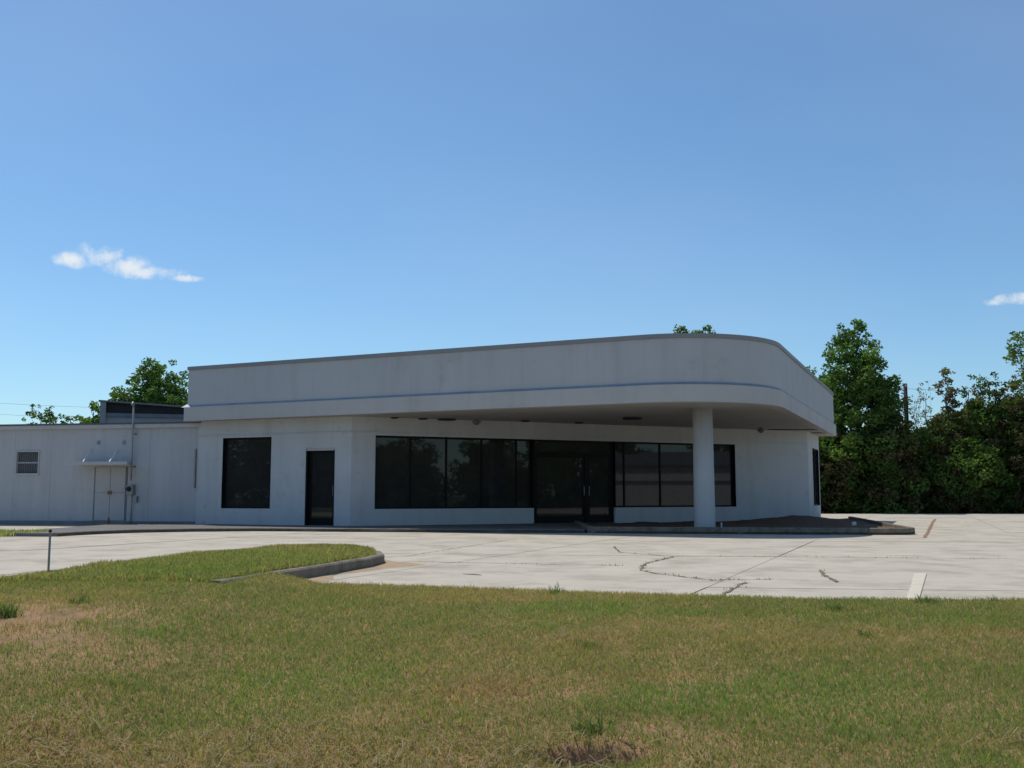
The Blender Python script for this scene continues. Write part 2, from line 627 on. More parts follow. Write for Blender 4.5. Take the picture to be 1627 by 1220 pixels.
# sand washed along that kerb
sv, sf = [], []
for k, y in enumerate(np.linspace(10.9, 16.8, 40)):
    xr = float(interp(y, XR)) + 0.12
    w = 0.13 + 0.10 * math.sin(k * 0.7) + (0.60 * math.exp(-((y - 15.2) / 0.8) ** 2)) + 0.2 * math.exp(-((y - 12.3) / 0.9) ** 2)
    sv += [(xr, y, LOT + 0.018), (xr + w * 0.5, y, LOT + 0.012), (xr + w, y, LOT - 0.006)]
for k in range(39):
    for e in range(2):
        sf.append((k * 3 + e, k * 3 + e + 1, k * 3 + 4 + e, k * 3 + 3 + e))
tag(obj('sand_drift', sv, sf, M['sand'], smooth=True), kind='structure')

# ------------------------------------------------------------------ building frame of reference
ANG = R(-23.1)
AX = Vector((math.cos(ANG), math.sin(ANG), 0))
BX = Vector((-AX.y, AX.x, 0))
O = Vector((-10.44, 33.5, 0))


def L(a, b, z=0.0):
    return O + AX * a + BX * b + Vector((0, 0, z))


def hit(px, P, D):
    """distance along the wall line P + t*D (plan) seen in picture column px"""
    k = (px - WPX / 2) / 1598.0
    return (k * P.y - P.x) / (D.x - k * D.y)


ZSOF, ZLIP, ZTOP = 3.40, 3.84, 5.19
C0 = L(5.95, 0)
SD = (AX * 0.669 + BX * 0.743).normalized()
SN = Vector((SD.y, -SD.x, 0))          # storefront's outward normal
C1 = C0 + SD * 18.0
a1 = (C1 - O).dot(AX)
b1 = (C1 - O).dot(BX)
BB = 17.2
FN = -BX

bld = empty('showroom_building', L(0, 0, -0.05))
tag(bld, 'long low white showroom with rounded overhanging fascia and angled dark glass front', 'building')
WB, WT = -0.06, 3.42
TH = 0.22


def wall_with_openings(name, P, D, N, length, openings, m, t0=0.0):
    """openings: (t0, t1, z0, z1); outer face on P + t D, thickness to -N"""
    b = MB()
    ops = sorted(openings)
    cuts = [t0] + [v for o_ in ops for v in o_[:2]] + [length]
    for k in range(0, len(cuts) - 1, 2):
        if cuts[k + 1] - cuts[k] > 1e-3:
            b.box(P + D * cuts[k] + Vector((0, 0, WB)), D * (cuts[k + 1] - cuts[k]), -N * TH, (0, 0, WT - WB))
    for (u0, u1, z0, z1) in ops:
        if z0 > WB + 0.02:
            b.box(P + D * u0 + Vector((0, 0, WB)), D * (u1 - u0), -N * TH, (0, 0, z0 - WB))
        if z1 < WT - 0.02:
            b.box(P + D * u0 + Vector((0, 0, z1)), D * (u1 - u0), -N * TH, (0, 0, WT - z1))
    return b.build(name, m, bld)


def window(P, D, N, u0, u1, z0, z1, mulls, fw=0.05, back=0.13, name='window', sill=True):
    """frame set back in the opening; panes and mullions are its children"""
    base = P - N * back
    f = MB()
    dep = -N * 0.07
    f.box(base + D * u0 + Vector((0, 0, z0)), D * fw, dep, (0, 0, z1 - z0))
    f.box(base + D * (u1 - fw) + Vector((0, 0, z0)), D * fw, dep, (0, 0, z1 - z0))
    f.box(base + D * (u0 + fw) + Vector((0, 0, z0)), D * (u1 - u0 - 2 * fw), dep, (0, 0, fw))
    f.box(base + D * (u0 + fw) + Vector((0, 0, z1 - fw)), D * (u1 - u0 - 2 * fw), dep, (0, 0, fw))
    for u in (u0, u1 - 0.012):      # dark jamb and head liners
        f.box(P - N * 0.004 + D * u + Vector((0, 0, z0)), D * 0.012, -N * (back - 0.005), (0, 0, z1 - z0))
    f.box(P - N * 0.004 + D * (u0 + 0.012) + Vector((0, 0, z1 - 0.012)), D * (u1 - u0 - 0.024), -N * (back - 0.005), (0, 0, 0.012))
    w = f.build(name, M['darkmetal'], bld)
    edges = [u0 + fw] + list(mulls) + [u1 - fw]
    for k in range(len(edges) - 1):
        e0 = edges[k] + (0.03 if k else 0)
        e1 = edges[k + 1] - (0.03 if k < len(edges) - 2 else 0)
        g_ = MB()
        g_.box(base - N * 0.03 + D * e0 + Vector((0, 0, z0 + fw)), D * (e1 - e0), -N * 0.012, (0, 0, z1 - z0 - 2 * fw))
        g_.build('pane', M['glass'], w)
    for u in mulls:
        q = MB()
        q.box(base + N * 0.004 + D * (u - 0.03) + Vector((0, 0, z0 + fw)), D * 0.06, -N * 0.07, (0, 0, z1 - z0 - 2 * fw))
        q.build('mullion', M['darkmetal'], w)
    return w


def door_leaf(P, D, N, u0, u1, z0, z1, back, rail=0.09, bottom=0.22, handle=1, bar=None):
    base = P - N * back
    f = MB()
    dep = -N * 0.05
    f.box(base + D * u0 + Vector((0, 0, z0)), D * rail, dep, (0, 0, z1 - z0))
    f.box(base + D * (u1 - rail) + Vector((0, 0, z0)), D * rail, dep, (0, 0, z1 - z0))
    f.box(base + D * (u0 + rail) + Vector((0, 0, z0)), D * (u1 - u0 - 2 * rail), dep, (0, 0, bottom))
    f.box(base + D * (u0 + rail) + Vector((0, 0, z1 - rail)), D * (u1 - u0 - 2 * rail), dep, (0, 0, rail))
    d = f.build('door', M['darkmetal'], bld)
    q = MB()
    q.box(base - N * 0.02 + D * (u0 + rail) + Vector((0, 0, z0 + bottom)), D * (u1 - u0 - 2 * rail), -N * 0.01, (0, 0, z1 - z0 - bottom - rail))
    q.build('pane', M['glass'], d)
    h = MB()
    hu = u1 - rail * 0.5 if handle > 0 else u0 + rail * 0.5
    hp = base + D * hu + N * 0.05
    h.tube([hp + Vector((0, 0, z0 + 0.92)) - N * 0.06, hp + Vector((0, 0, z0 + 0.92)), hp + Vector((0, 0, z0 + 1.22)), hp + Vector((0, 0, z0 + 1.22)) - N * 0.06], 0.012, 6)
    h.build('handle', M['galv'], d)
    return d


ZS, ZH = 0.54, 2.83
# front wing
w0, w1 = hit(355, O, AX), hit(432, O, AX)
d0, d1 = hit(487, O, AX), hit(533, O, AX)
ZD = 2.36
fw_len = (C0 - O).dot(AX)
wall_with_openings('wall', L(0, 0), AX, FN, fw_len, [(w0, w1, ZS, ZH), (d0, d1, 0.03, ZD + 0.08)], M['paint'])
window(L(0, 0), AX, FN, w0, w1, ZS, ZH, [], fw=0.06, back=0.12)
lint = MB()
lint.box(L(0, 0) + AX * d0 + Vector((0, 0, ZD)) - FN * 0.03, AX * (d1 - d0), -FN * 0.17, (0, 0, 0.08))
lint.build('door_lintel', M['lip'], bld)
df = MB()
for u in (d0, d1 - 0.05):
    df.box(L(0, 0) + AX * u + Vector((0, 0, 0.03)) - FN * 0.006, AX * 0.05, -FN * 0.18, (0, 0, ZD - 0.032))
df.build('door_frame', M['darkmetal'], bld)
door_leaf(L(0, 0), AX, FN, d0 + 0.055, d1 - 0.055, 0.04, ZD - 0.005, 0.13)

# angled storefront
U = lambda px: hit(px, C0, SD)
uA, uB, uC, uD_, uE = U(597), U(848), U(976), U(979), U(1167)
wall_with_openings('wall', C0, SD, SN, 18.0, [(uA, uB, ZS, ZH), (uB, uC, 0.03, ZH), (uC, uE, ZS, ZH)], M['paint'], t0=0.0)
window(C0, SD, SN, uA, uB - 0.02, ZS, ZH, [U(655), U(712), U(768), U(823)], fw=0.06)
window(C0, SD, SN, uC + 0.02, uE, ZS, ZH, [U(994), U(1051), U(1108)], fw=0.06)
ef = MB()
zt = 2.33
base = C0 - SN * 0.10
ef.box(base + SD * uB + Vector((0, 0, 0.03)), SD * 0.08, -SN * 0.10, (0, 0, ZH - 0.03))
ef.box(base + SD * (uC - 0.08) + Vector((0, 0, 0.03)), SD * 0.08, -SN * 0.10, (0, 0, ZH - 0.03))
um = U(933)
ef.box(base + SD * (um - 0.05) + Vector((0, 0, 0.03)), SD * 0.10, -SN * 0.10, (0, 0, zt - 0.03))
ef.box(base + SD * (uB + 0.08) + Vector((0, 0, zt)), SD * (uC - uB - 0.16), -SN * 0.10, (0, 0, 0.10))
ef.box(base + SD * (uB + 0.08) + Vector((0, 0, ZH - 0.06)), SD * (uC - uB - 0.16), -SN * 0.10, (0, 0, 0.06))
efo = ef.build('entrance_frame', M['darkmetal'], bld)
q = MB()
q.box(C0 - SN * 0.14 + SD * (uB + 0.08) + Vector((0, 0, zt + 0.10)), SD * (uC - uB - 0.16), -SN * 0.012, (0, 0, ZH - 0.06 - zt - 0.10))
q.build('pane', M['glass'], efo)
door_leaf(C0, SD, SN, uB + 0.085, um - 0.055, 0.04, zt - 0.005, 0.12, handle=1)
door_leaf(C0, SD, SN, um + 0.055, uC - 0.085, 0.04, zt - 0.005, 0.12, handle=-1)

# right side wall with a narrow window, hidden sides
s_len = BB - b1
sw0, sw1 = hit(1289.5, C1, BX), hit(1299, C1, BX)
wall_with_openings('wall', C1 + BX * 0.0, BX, AX, s_len, [(sw0, sw1, ZS, ZH)], M['paint'], t0=0.0)
window(C1, BX, AX, sw0, sw1, ZS, ZH, [(sw0 + sw1) / 2], fw=0.06, back=0.06)
b = MB()
b.box(L(0.01, BB, WB), AX * (a1 - 0.01 - 0.22), -BX * TH, (0, 0, WT - WB))
b.build('wall', M['paint'], bld)
b = MB()
b.box(L(0.0, TH + 0.01, WB), AX * TH, BX * (BB - 2 * TH - 0.02), (0, 0, WT - WB))
b.build('wall', M['paint'], bld)
# dark room behind the glass
b = MB()
b.prism([L(0.3, 0.3), L(5.9, 0.3), L(a1 - 0.4, b1 + 0.3), L(a1 - 0.4, BB - 0.3), L(0.3, BB - 0.3)], WB - 0.02, 0.02)
b.build('floor', M['walk'], bld)
# header trim line over the masonry (a slim ledge)
b = MB()
b.box(L(0.0, 0, 2.90) + FN * 0.001, AX * (fw_len + 0.02), FN * 0.03, (0, 0, 0.035))
b.box(C0 + SD * 0.05 + Vector((0, 0, 2.905)) + SN * 0.001, SD * 17.93, SN * 0.03, (0, 0, 0.035))
b.build('ledge', M['paint'], bld)
# down pipe scar / corner trim at the annex joint
b = MB()
b.box(L(-0.10, -0.03, 1.2), AX * 0.04, BX * 0.06, (0, 0, 1.3))
b.build('corner_strip', M['galv'], bld)

# fascia outline (lower lip outer line)
FB, FB1, FA, FE = -0.55, -1.2, 18.75, 16.85
RAD = 3.1
path = [(-0.16, BB), (-0.16, FB)]
# gentle start of the bend, then the tighter corner
fr = [(-0.16 + (FA - RAD + 0.16) * k / 24, FB + (FB1 - FB) * k / 24) for k in range(1, 25)]
path += fr
for k in range(1, 25):
    t = math.pi / 2 * k / 24
    path.append((FA - RAD + RAD * math.sin(t), FB1 + RAD - RAD * math.cos(t)))
path += [(FA, FB1 + RAD + (FE - FB1 - RAD) * k / 14) for k in range(1, 15)]


def offset_path(pts, d):
    out = []
    n = len(pts)
    for i in range(n):
        ds = []
        if i > 0:
            ds.append(Vector((pts[i][0] - pts[i - 1][0], pts[i][1] - pts[i - 1][1], 0)).normalized())
        if i < n - 1:
            ds.append(Vector((pts[i + 1][0] - pts[i][0], pts[i + 1][1] - pts[i][1], 0)).normalized())
        ns = [Vector((-v.y, v.x, 0)) for v in ds]
        m_ = sum(ns, Vector((0, 0, 0))).normalized()
        m_ = m_ * (d / max(0.3, m_.dot(ns[0])))
        out.append((pts[i][0] + m_.x, pts[i][1] + m_.y))
    return out


def band(name, d0_, d1_, z0, z1, m, pts=path):
    o0, o1 = offset_path(pts, d0_), offset_path(pts, d1_)
    v, f = [], []
    for p, q_ in zip(o0, o1):
        v += [L(p[0], p[1], z0), L(p[0], p[1], z1), L(q_[0], q_[1], z1), L(q_[0], q_[1], z0)]
    n = len(pts)
    for i in range(n - 1):
        for e in range(4):
            f.append((i * 4 + e, i * 4 + (e + 1) % 4, (i + 1) * 4 + (e + 1) % 4, (i + 1) * 4 + e))
    f += [(0, 1, 2, 3), tuple((n - 1) * 4 + e for e in (3, 2, 1, 0))]
    return obj(name, v, f, m, bld)


band('fascia_lip', 0.0, 0.30, ZSOF - 0.012, ZLIP, M['lip'])
band('fascia', 0.08, 0.30, ZLIP + 0.002, ZTOP - 0.12, M['fascia'])
band('stripe', 0.074, 0.079, ZLIP + 0.03, ZLIP + 0.075, M['blue'], pts=path[1:])
band('coping', 0.045, 0.33, ZTOP - 0.118, ZTOP, M['coping'])
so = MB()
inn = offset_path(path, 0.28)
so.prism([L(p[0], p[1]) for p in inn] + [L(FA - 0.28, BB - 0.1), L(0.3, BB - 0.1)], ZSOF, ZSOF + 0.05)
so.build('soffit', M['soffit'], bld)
ro = MB()
inn = offset_path(path, 0.29)
ro.prism([L(p[0], p[1]) for p in inn] + [L(FA - 0.29, BB - 0.12), L(0.3, BB - 0.12)], 4.75, 4.85)
ro.build('roof', M['roof'], bld)
b = MB()
b.box(L(0.31, FE - 0.01, ZSOF + 0.051), AX * (FA - 0.62), BX * 0.2, (0, 0, ZTOP - 0.2 - ZSOF))
b.build('back_parapet', M['fascia'], bld)

# fittings under the soffit
for px, py, w, ln, dz, nm in ((627, 663, 0.24, 0.24, 0.03, 'recessed_light'), (672, 664.5, 0.3, 0.24, 0.03, 'recessed_light'), (710, 665.5, 0.6, 0.2, 0.035, 'recessed_light'),
                              (1005, 663, 0.62, 0.62, 0.05, 'ceiling_light'), (835, 668, 0.3, 0.3, 0.03, 'recessed_light'), (920, 671, 0.3, 0.3, 0.03, 'recessed_light')):
    p = at_z(px, py, ZSOF)
    q = MB()
    n_ = 16
    rings = [(w / 2, ZSOF + 0.01), (w / 2, ZSOF - dz), (w / 2 - 0.04, ZSOF - dz - 0.012), (0.02, ZSOF - dz - 0.014)]
    v, f = [], []
    for (r_, z) in rings:
        v += [(p.x + r_ * math.cos(2 * math.pi * k / n_), p.y + r_ * math.sin(2 * math.pi * k / n_), z) for k in range(n_)]
    for i in range(len(rings) - 1):
        for k in range(n_):
            f.append((i * n_ + k, i * n_ + (k + 1) % n_, (i + 1) * n_ + (k + 1) % n_, (i + 1) * n_ + k))
    f.append(tuple(range(3 * n_, 4 * n_)))
    q.add(v, f)
    q.build(nm, M['dark'], bld, True)
for px, py in ((757, 669), (1209, 682.5)):
    p = at_z(px, py - 3, ZSOF)
    q = MB()
    q.tube([(p.x, p.y, ZSOF + 0.01), (p.x, p.y, ZSOF - 0.05)], 0.07, 12)
    q.tube([(p.x, p.y, ZSOF - 0.04), (p.x, p.y, ZSOF - 0.07), (p.x, p.y, ZSOF - 0.11), (p.x, p.y, ZSOF - 0.19)], [0.05, 0.15, 0.13, 0.04], 14)
    q.build('hanging_lamp', M['shed'], bld, True)
# open vent slots at the back of the side overhang
for (px0, px1, py) in ((1222, 1300, 681.5), (1292, 1314, 687)):
    p0, p1 = at_z(px0, py, ZSOF), at_z(px1, py, ZSOF)
    d = (p1 - p0)
    q = MB()
    q.box(Vector((p0.x, p0.y, ZSOF - 0.02)), d, d.normalized().cross(Vector((0, 0, 1))) * -0.28, (0, 0, 0.03))
    q.build('soffit_vent', M['dark'], bld)
# left ledge end of the lip: its sunlight modelled as a white wedge
q = MB()
e0 = L(-0.26, FB - 0.02, ZLIP)
q.add([e0, e0 + AX * 0.36, e0 + AX * 0.36 + BX * 0.3, e0 + BX * 0.3, e0 + AX * 0.16 + BX * 0.12 + Vector((0, 0, 0.12))],
      [(0, 1, 2, 3), (0, 1, 4), (1, 2, 4), (2, 3, 4), (3, 0, 4)])
q.build('sunlit_ledge_end', M['white'], bld)

# round column in the planted island
cp = at_z(1116, 649, ZSOF)
q = MB()
n_ = 36
q.tube([(cp.x, cp.y, 0.0), (cp.x, cp.y, 0.12), (cp.x, cp.y, ZSOF + 0.02)], [0.30, 0.295, 0.275], n_)
q.build('column', M['paint'], bld, True)
md = bld.children[-1].modifiers.new('edge', 'EDGE_SPLIT')

# ------------------------------------------------------------------ walkway and planted island
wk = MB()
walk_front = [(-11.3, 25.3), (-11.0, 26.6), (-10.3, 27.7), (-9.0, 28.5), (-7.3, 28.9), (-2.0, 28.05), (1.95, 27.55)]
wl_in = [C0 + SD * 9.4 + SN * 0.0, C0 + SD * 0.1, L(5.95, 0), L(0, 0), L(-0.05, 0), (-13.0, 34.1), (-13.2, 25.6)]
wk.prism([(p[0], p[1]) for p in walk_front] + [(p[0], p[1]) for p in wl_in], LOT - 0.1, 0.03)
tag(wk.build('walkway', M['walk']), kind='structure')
kerb_run('walkway_kerb', densify(walk_front, 0.5), 0.14, LOT - 0.02, 0.045, 'low dark kerb along the front of the showroom walkway', piece=3.0, inner=1)

isl_edge = [(2.05, 33.6), (2.05, 27.75), (2.25, 27.5), (9.7, 26.3), (10.25, 26.38), (10.6, 26.75), (10.75, 27.4), (11.6, 31.5), (12.7, 36.5), (13.4, 40.0)]
isl = [(p[0] + (0.07 if i < 2 else 0), p[1]) for i, p in enumerate(isl_edge)] + [(11.6, 39.4), (C1.x, C1.y), (C0.x + SD.x * 9.9, C0.y + SD.y * 9.9)]
V, Fc = [], []
gx = np.arange(1.9, 13.7, 0.14)
gy = np.arange(26.2, 40.2, 0.14)


def inside(px, py, poly):
    r_ = False
    n = len(poly)
    for i in range(n):
        x0, y0 = poly[i][:2]
        x1, y1 = poly[(i + 1) % n][:2]
        if (y0 > py) != (y1 > py) and px < (x1 - x0) * (py - y0) / (y1 - y0) + x0:
            r_ = not r_
    return r_


def mulch_z(x, y):
    return (0.03 + 0.21 * math.exp(-(((x - 10.2) / 1.2) ** 2 + ((y - 35.6) / 2.4) ** 2)) + 0.05 * math.exp(-(((x - 10.0) / 0.8) ** 2 + ((y - 30.5) / 2.6) ** 2))
            + 0.09 * (float(fbm(np.array(x * 3), np.array(y * 3), 9)) - 0.5))


idx = {}
inner_poly = isl
for i, x in enumerate(gx):
    for j, y in enumerate(gy):
        if inside(x, y, inner_poly):
            idx[(i, j)] = len(V)
            V.append((x, y, mulch_z(x, y)))
for (i, j) in list(idx):
    if all(k in idx for k in ((i + 1, j), (i, j + 1), (i + 1, j + 1))):
        Fc.append((idx[(i, j)], idx[(i + 1, j)], idx[(i + 1, j + 1)], idx[(i, j + 1)]))
tag(obj('mulch_bed', V, Fc, M['mulch'], smooth=True), kind='structure')
isl_b = MB()
isl_b.prism(isl, LOT - 0.1, 0.01)
tag(isl_b.build('island_bed', M['mulch']), kind='structure')
kerb_run('island_kerb', densify(isl_edge, 0.45), 0.15, LOT - 0.02, 0.125, 'raised concrete kerb around the mulch island with the round column', piece=3.0, inner=1)

# ------------------------------------------------------------------ annex on the left
ann_p1 = at_y(313, 800, 33.62)
ann_p0 = at_y(-260, 800, 36.4)
P = Vector((ann_p1.x, ann_p1.y, 0))
D = (Vector((ann_p0.x, ann_p0.y, 0)) - P).normalized()       # runs to the left
N = Vector((-D.y, D.x, 0))
if N.y > 0: N = -N
ALEN = (Vector((ann_p0.x, ann_p0.y, 0)) - P).length
annex = empty('annex_building', P + Vector((0, 0, -0.05)))
tag(annex, 'long plain white metal annex with small barred window and flat door awning', 'building')
ZA = 3.22


def ahit(px):
    return hit(px, P, D)


def ah(px, py):
    t = ahit(px)
    q_ = P + D * t
    return at_y(px, py, q_.y).z


# siding in panels with open seams
win0, win1 = ahit(64), ahit(30)
wz0, wz1 = ah(47, 752), ah(47, 718)
seams = [0.0] + [ahit(p) for p in (240, 84, 26)] + [ALEN]
for k in range(len(seams) - 1):
    s0, s1 = seams[k] + (0.006 if k else 0), seams[k + 1]
    q = MB()
    lo, hi = max(s0, win0), min(s1, win1)
    if hi - lo > 0.02:
        for (u0, u1) in ((s0, lo), (hi, s1)):
            if u1 - u0 > 0.005:
                q.box(P + D * u0 + Vector((0, 0, -0.06)), D * (u1 - u0), -N * 0.15, (0, 0, ZA + 0.06))
        q.box(P + D * lo + Vector((0, 0, -0.06)), D * (hi - lo), -N * 0.15, (0, 0, wz0 + 0.06))
        q.box(P + D * lo + Vector((0, 0, wz1)), D * (hi - lo), -N * 0.15, (0, 0, ZA - wz1))
    else:
        q.box(P + D * s0 + Vector((0, 0, -0.06)), D * (s1 - s0), -N * 0.15, (0, 0, ZA + 0.06))
    q.build('wall_panel', M['annex'], annex)
q = MB()
q.box(P - N * 0.16 + Vector((0, 0, -0.06)), D * ALEN, -N * 0.05, (0, 0, ZA + 0.05))
q.build('wall_backing', M['coping'], annex)
q = MB()
q.box(P + N * 0.002 + Vector((0, 0, -0.06)), D * ALEN, N * 0.025, (0, 0, 0.16))
q.build('base_trim', M['shed'], annex)
q = MB()
q.box(P + N * 0.14 + Vector((0, 0, ZA)) - D * 0.12, D * (ALEN + 0.12), -N * 0.3, (0, 0, 0.13))
q.build('eave_board', M['annex'], annex)
q = MB()
q.box(P + N * 0.17 + Vector((0, 0, ZA + 0.131)) - D * 0.12, D * (ALEN + 0.2), -N * 13.0, (0, 0, 0.055))
q.build('roof', M['roof'], annex)
q = MB()
q.box(P - N * 12.6 + Vector((0, 0, -0.06)), D * ALEN, -N * 0.2, (0, 0, ZA + 0.18))
q.box(P + D * (ALEN - 0.2) - N * 0.22 + Vector((0, 0, -0.06)), D * 0.19, -N * 12.3, (0, 0, ZA + 0.18))
q.build('rear_wall', M['annex'], annex)
# barred window
q = MB()
fwd = 0.05
q.box(P + D * (win0 - 0.05) + N * 0.002 + Vector((0, 0, wz0 - 0.07)), D * (win1 - win0 + 0.1), N * 0.05, (0, 0, 0.07))
q.box(P + D * (win0 - 0.04) + N * 0.002 + Vector((0, 0, wz1)), D * (win1 - win0 + 0.08), N * 0.03, (0, 0, 0.05))
for u in (win0 - 0.04, win1):
    q.box(P + D * u + N * 0.002 + Vector((0, 0, wz0)), D * 0.04, N * 0.03, (0, 0, wz1 - wz0))
wino = q.build('window', M['annex'], annex)
for (za, zb) in ((wz0, (wz0 + wz1) / 2 - 0.02), ((wz0 + wz1) / 2 + 0.02, wz1)):
    q = MB()
    q.box(P + D * win0 - N * 0.07 + Vector((0, 0, za)), D * (win1 - win0), -N * 0.01, (0, 0, zb - za))
    q.build('pane', M['greypane'], wino)
q = MB()
q.box(P + D * win0 - N * 0.05 + Vector((0, 0, (wz0 + wz1) / 2 - 0.025)), D * (win1 - win0), -N * 0.04, (0, 0, 0.05))
q.build('sash_rail', M['annex'], wino)
for k in range(1, 9):
    u = win0 + (win1 - win0) * k / 9
    q = MB()
    q.tube([P + D * u - N * 0.04 + Vector((0, 0, wz0 - 0.01)), P + D * u - N * 0.04 + Vector((0, 0, wz1 + 0.01))], 0.006, 6)
    q.build('bar', M['shed'], wino)
# double door
dr0, dr1 = ahit(205), ahit(155)
dz0, dz1 = ah(180, 827), ah(180, 742)
q = MB()
for u in (dr0 - 0.03, dr1 - 0.03):
    q.box(P + D * u + N * 0.002 + Vector((0, 0, dz0)), D * 0.06, N * 0.012, (0, 0, dz1 - dz0))
q.box(P + D * (dr0 + 0.03) + N * 0.002 + Vector((0, 0, dz0 - 0.05)), D * (dr1 - dr0 - 0.06), N * 0.02, (0, 0, 0.05))
q.build('door_frame', M['shed'], annex)
dm = (dr0 + dr1) / 2
for k, (u0, u1) in enumerate(((dr0 + 0.035, dm - 0.008), (dm + 0.008, dr1 - 0.035))):
    q = MB()
    zc = dz0 + (dz1 - dz0) * 0.52
    q.box(P + D * u0 + N * 0.002 + Vector((0, 0, dz0 + 0.01)), D * (u1 - u0), N * 0.03, (0, 0, zc - dz0 - 0.02))
    q.box(P + D * u0 + N * 0.002 + Vector((0, 0, zc + 0.01)), D * (u1 - u0), N * 0.03, (0, 0, dz1 - zc - 0.02))
    dd = q.build('door', M['annexdoor'], annex)
    q = MB()
    hx = u1 - 0.06 if k == 0 else u0 + 0.02
    q.box(P + D * hx + N * 0.032 + Vector((0, 0, zc - 0.06)), D * 0.04, N * 0.025, (0, 0, 0.12))
    q.build('latch', M['rust'], dd)
q = MB()
q.box(P + D * (dm - 0.03) + N * 0.033 + Vector((0, 0, dz0 - 0.16)), D * 0.06, N * 0.008, (0, 0, 0.26))
q.build('rust_plate', M['rust'], annex)
# flat awning with two hangers
PF = P + N * 0.95
fr0, fr1 = hit(205, PF, D), hit(107, PF, D)
wa0, wa1 = ahit(211), ahit(131)
pfm = PF + D * fr1
az = at_y(150, 737, pfm.y).z
q = MB()
pts0 = [P + D * wa0 + N * 0.003, P + D * wa1 + N * 0.003, PF + D * fr1, PF + D * fr0]
q.prism([(p.x, p.y) for p in pts0], az, az + 0.045)
awo = q.build('awning', M['annex'], annex)
q = MB()
q.box(pts0[3] + N * 0.002 + Vector((0, 0, az - 0.04)), (pts0[2] - pts0[3]), N * 0.02, (0, 0, 0.11))
q.build('awning_edge', M['lip'], awo)
PH = P + N * 0.70
for pw, ph in ((147, 133), (188, 175)):
    a_ = P + D * ahit(pw) + Vector((0, 0, ah(pw, 714)))
    b_ = PH + D * hit(ph, PH, D) + Vector((0, 0, az + 0.03))
    q = MB()
    q.tube([a_, b_], 0.02, 6)
    q.build('hanger', M['white'], awo)
# service mast, meter and conduit
um_ = ahit(216)
q = MB()
q.tube([P + D * um_ + N * 0.17 + Vector((0, 0, 1.45)), P + D * um_ + N * 0.17 + Vector((0, 0, 2.5)), P + D * um_ + N * 0.19 + Vector((0, 0, 4.02))], 0.03, 8)
q.tube([P + D * um_ + N * 0.19 + Vector((0, 0, 3.99)), P + D * um_ + N * 0.24 + Vector((0, 0, 4.06)), P + D * um_ + N * 0.30 + Vector((0, 0, 3.98))], [0.04, 0.05, 0.03], 8)
q.tube([P + D * um_ + N * 0.08 + Vector((0, 0, 0.0)), P + D * um_ + N * 0.08 + Vector((0, 0, 1.15))], 0.022, 8)
for z in (1.9, 3.0):
    q.box(P + D * (um_ - 0.05) + N * 0.002 + Vector((0, 0, z)), D * 0.10, N * 0.2, (0, 0, 0.03))
q.build('service_mast', M['galv'], annex, True)
q = MB()
zb = ah(212, 786)
q.box(P + D * (um_ - 0.09) + N * 0.003 + Vector((0, 0, zb)), D * 0.24, N * 0.2, (0, 0, 0.33))
mb = q.build('meter_box', M['galv'], annex)
bevel(mb, 0.015)
q = MB()
c_ = P + D * (um_ + 0.04) + N * 0.2 + Vector((0, 0, zb + 0.19))
q.tube([c_, c_ + N * 0.05, c_ + N * 0.09], [0.085, 0.08, 0.06], 14)
q.build('meter_dial', M['dark'], mb, True)
q = MB()
q.box(P + D * (um_ - 0.20) + N * 0.003 + Vector((0, 0, zb - 0.25)), D * 0.13, N * 0.12, (0, 0, 0.2))
q.build('junction_box', M['galv'], annex)
for px in (158, 198):
    u = ahit(px)
    q = MB()
    q.box(P + D * (u - 0.05) + N * 0.003 + Vector((0, 0, ah(px, 706))), D * 0.10, N * 0.03, (0, 0, 0.12))
    q.build('wall_vent', M['coping'], annex)

# rooftop shed behind the eave, louvred dark band under a tin roof
SP = at_y(160, 660, 40.0)
SQ = at_y(296, 660, 40.9)
sd = Vector((SQ.x - SP.x, SQ.y - SP.y, 0))
slen = sd.length
sd.normalize()
sn = Vector((sd.y, -sd.x, 0))
sp = Vector((SP.x, SP.y, 0))
zr = ZA + 0.186
zl, zrr = at_y(160, 636, 40.0).z, at_y(296, 646, 40.9).z
shed = empty('rooftop_shed', sp + Vector((0, 0, zr)))
tag(shed, 'grey rooftop shed with dark louvred band standing on the annex roof', 'shed')
q = MB()
q.box(sp + Vector((0, 0, zr)), sd * slen, -sn * 2.5, (0, 0, 0.72))
q.build('wall', M['shed_wall'], shed)
q = MB()
v = [sp + Vector((0, 0, zr + 0.722)) - sn * 0.06, sp + sd * slen + Vector((0, 0, zr + 0.722)) - sn * 0.06, sp + sd * slen + Vector((0, 0, zrr - 0.06)) - sn * 0.06, sp + Vector((0, 0, zl - 0.06)) - sn * 0.06]
v2 = [p - sn * 2.3 for p in v]
q.add(v + v2, [(0, 1, 2, 3), (7, 6, 5, 4), (0, 4, 5, 1), (1, 5, 6, 2), (2, 6, 7, 3), (3, 7, 4, 0)])
q.build('louvre_band', M['dark'], shed)
q = MB()
v = [sp + Vector((0, 0, zl - 0.058)) + sn * 0.22 - sd * 0.08, sp + sd * (slen + 0.1) + Vector((0, 0, zrr - 0.058)) + sn * 0.22]
v = v + [p + Vector((0, 0, 0.06)) for p in v[::-1]]
v2 = [p - sn * 3.0 for p in v]
q.add(v + v2, [(0, 1, 2, 3), (7, 6, 5, 4), (0, 4, 5, 1), (1, 5, 6, 2), (2, 6, 7, 3), (3, 7, 4, 0)])
q.build('roof', M['shed'], shed)
q = MB()
q.box(sp + sn * 0.002 + Vector((0, 0, zr + 0.66)), sd * slen, sn * 0.09, (0, 0, 0.15))
q.build('gutter', M['shed'], shed)
q = MB()
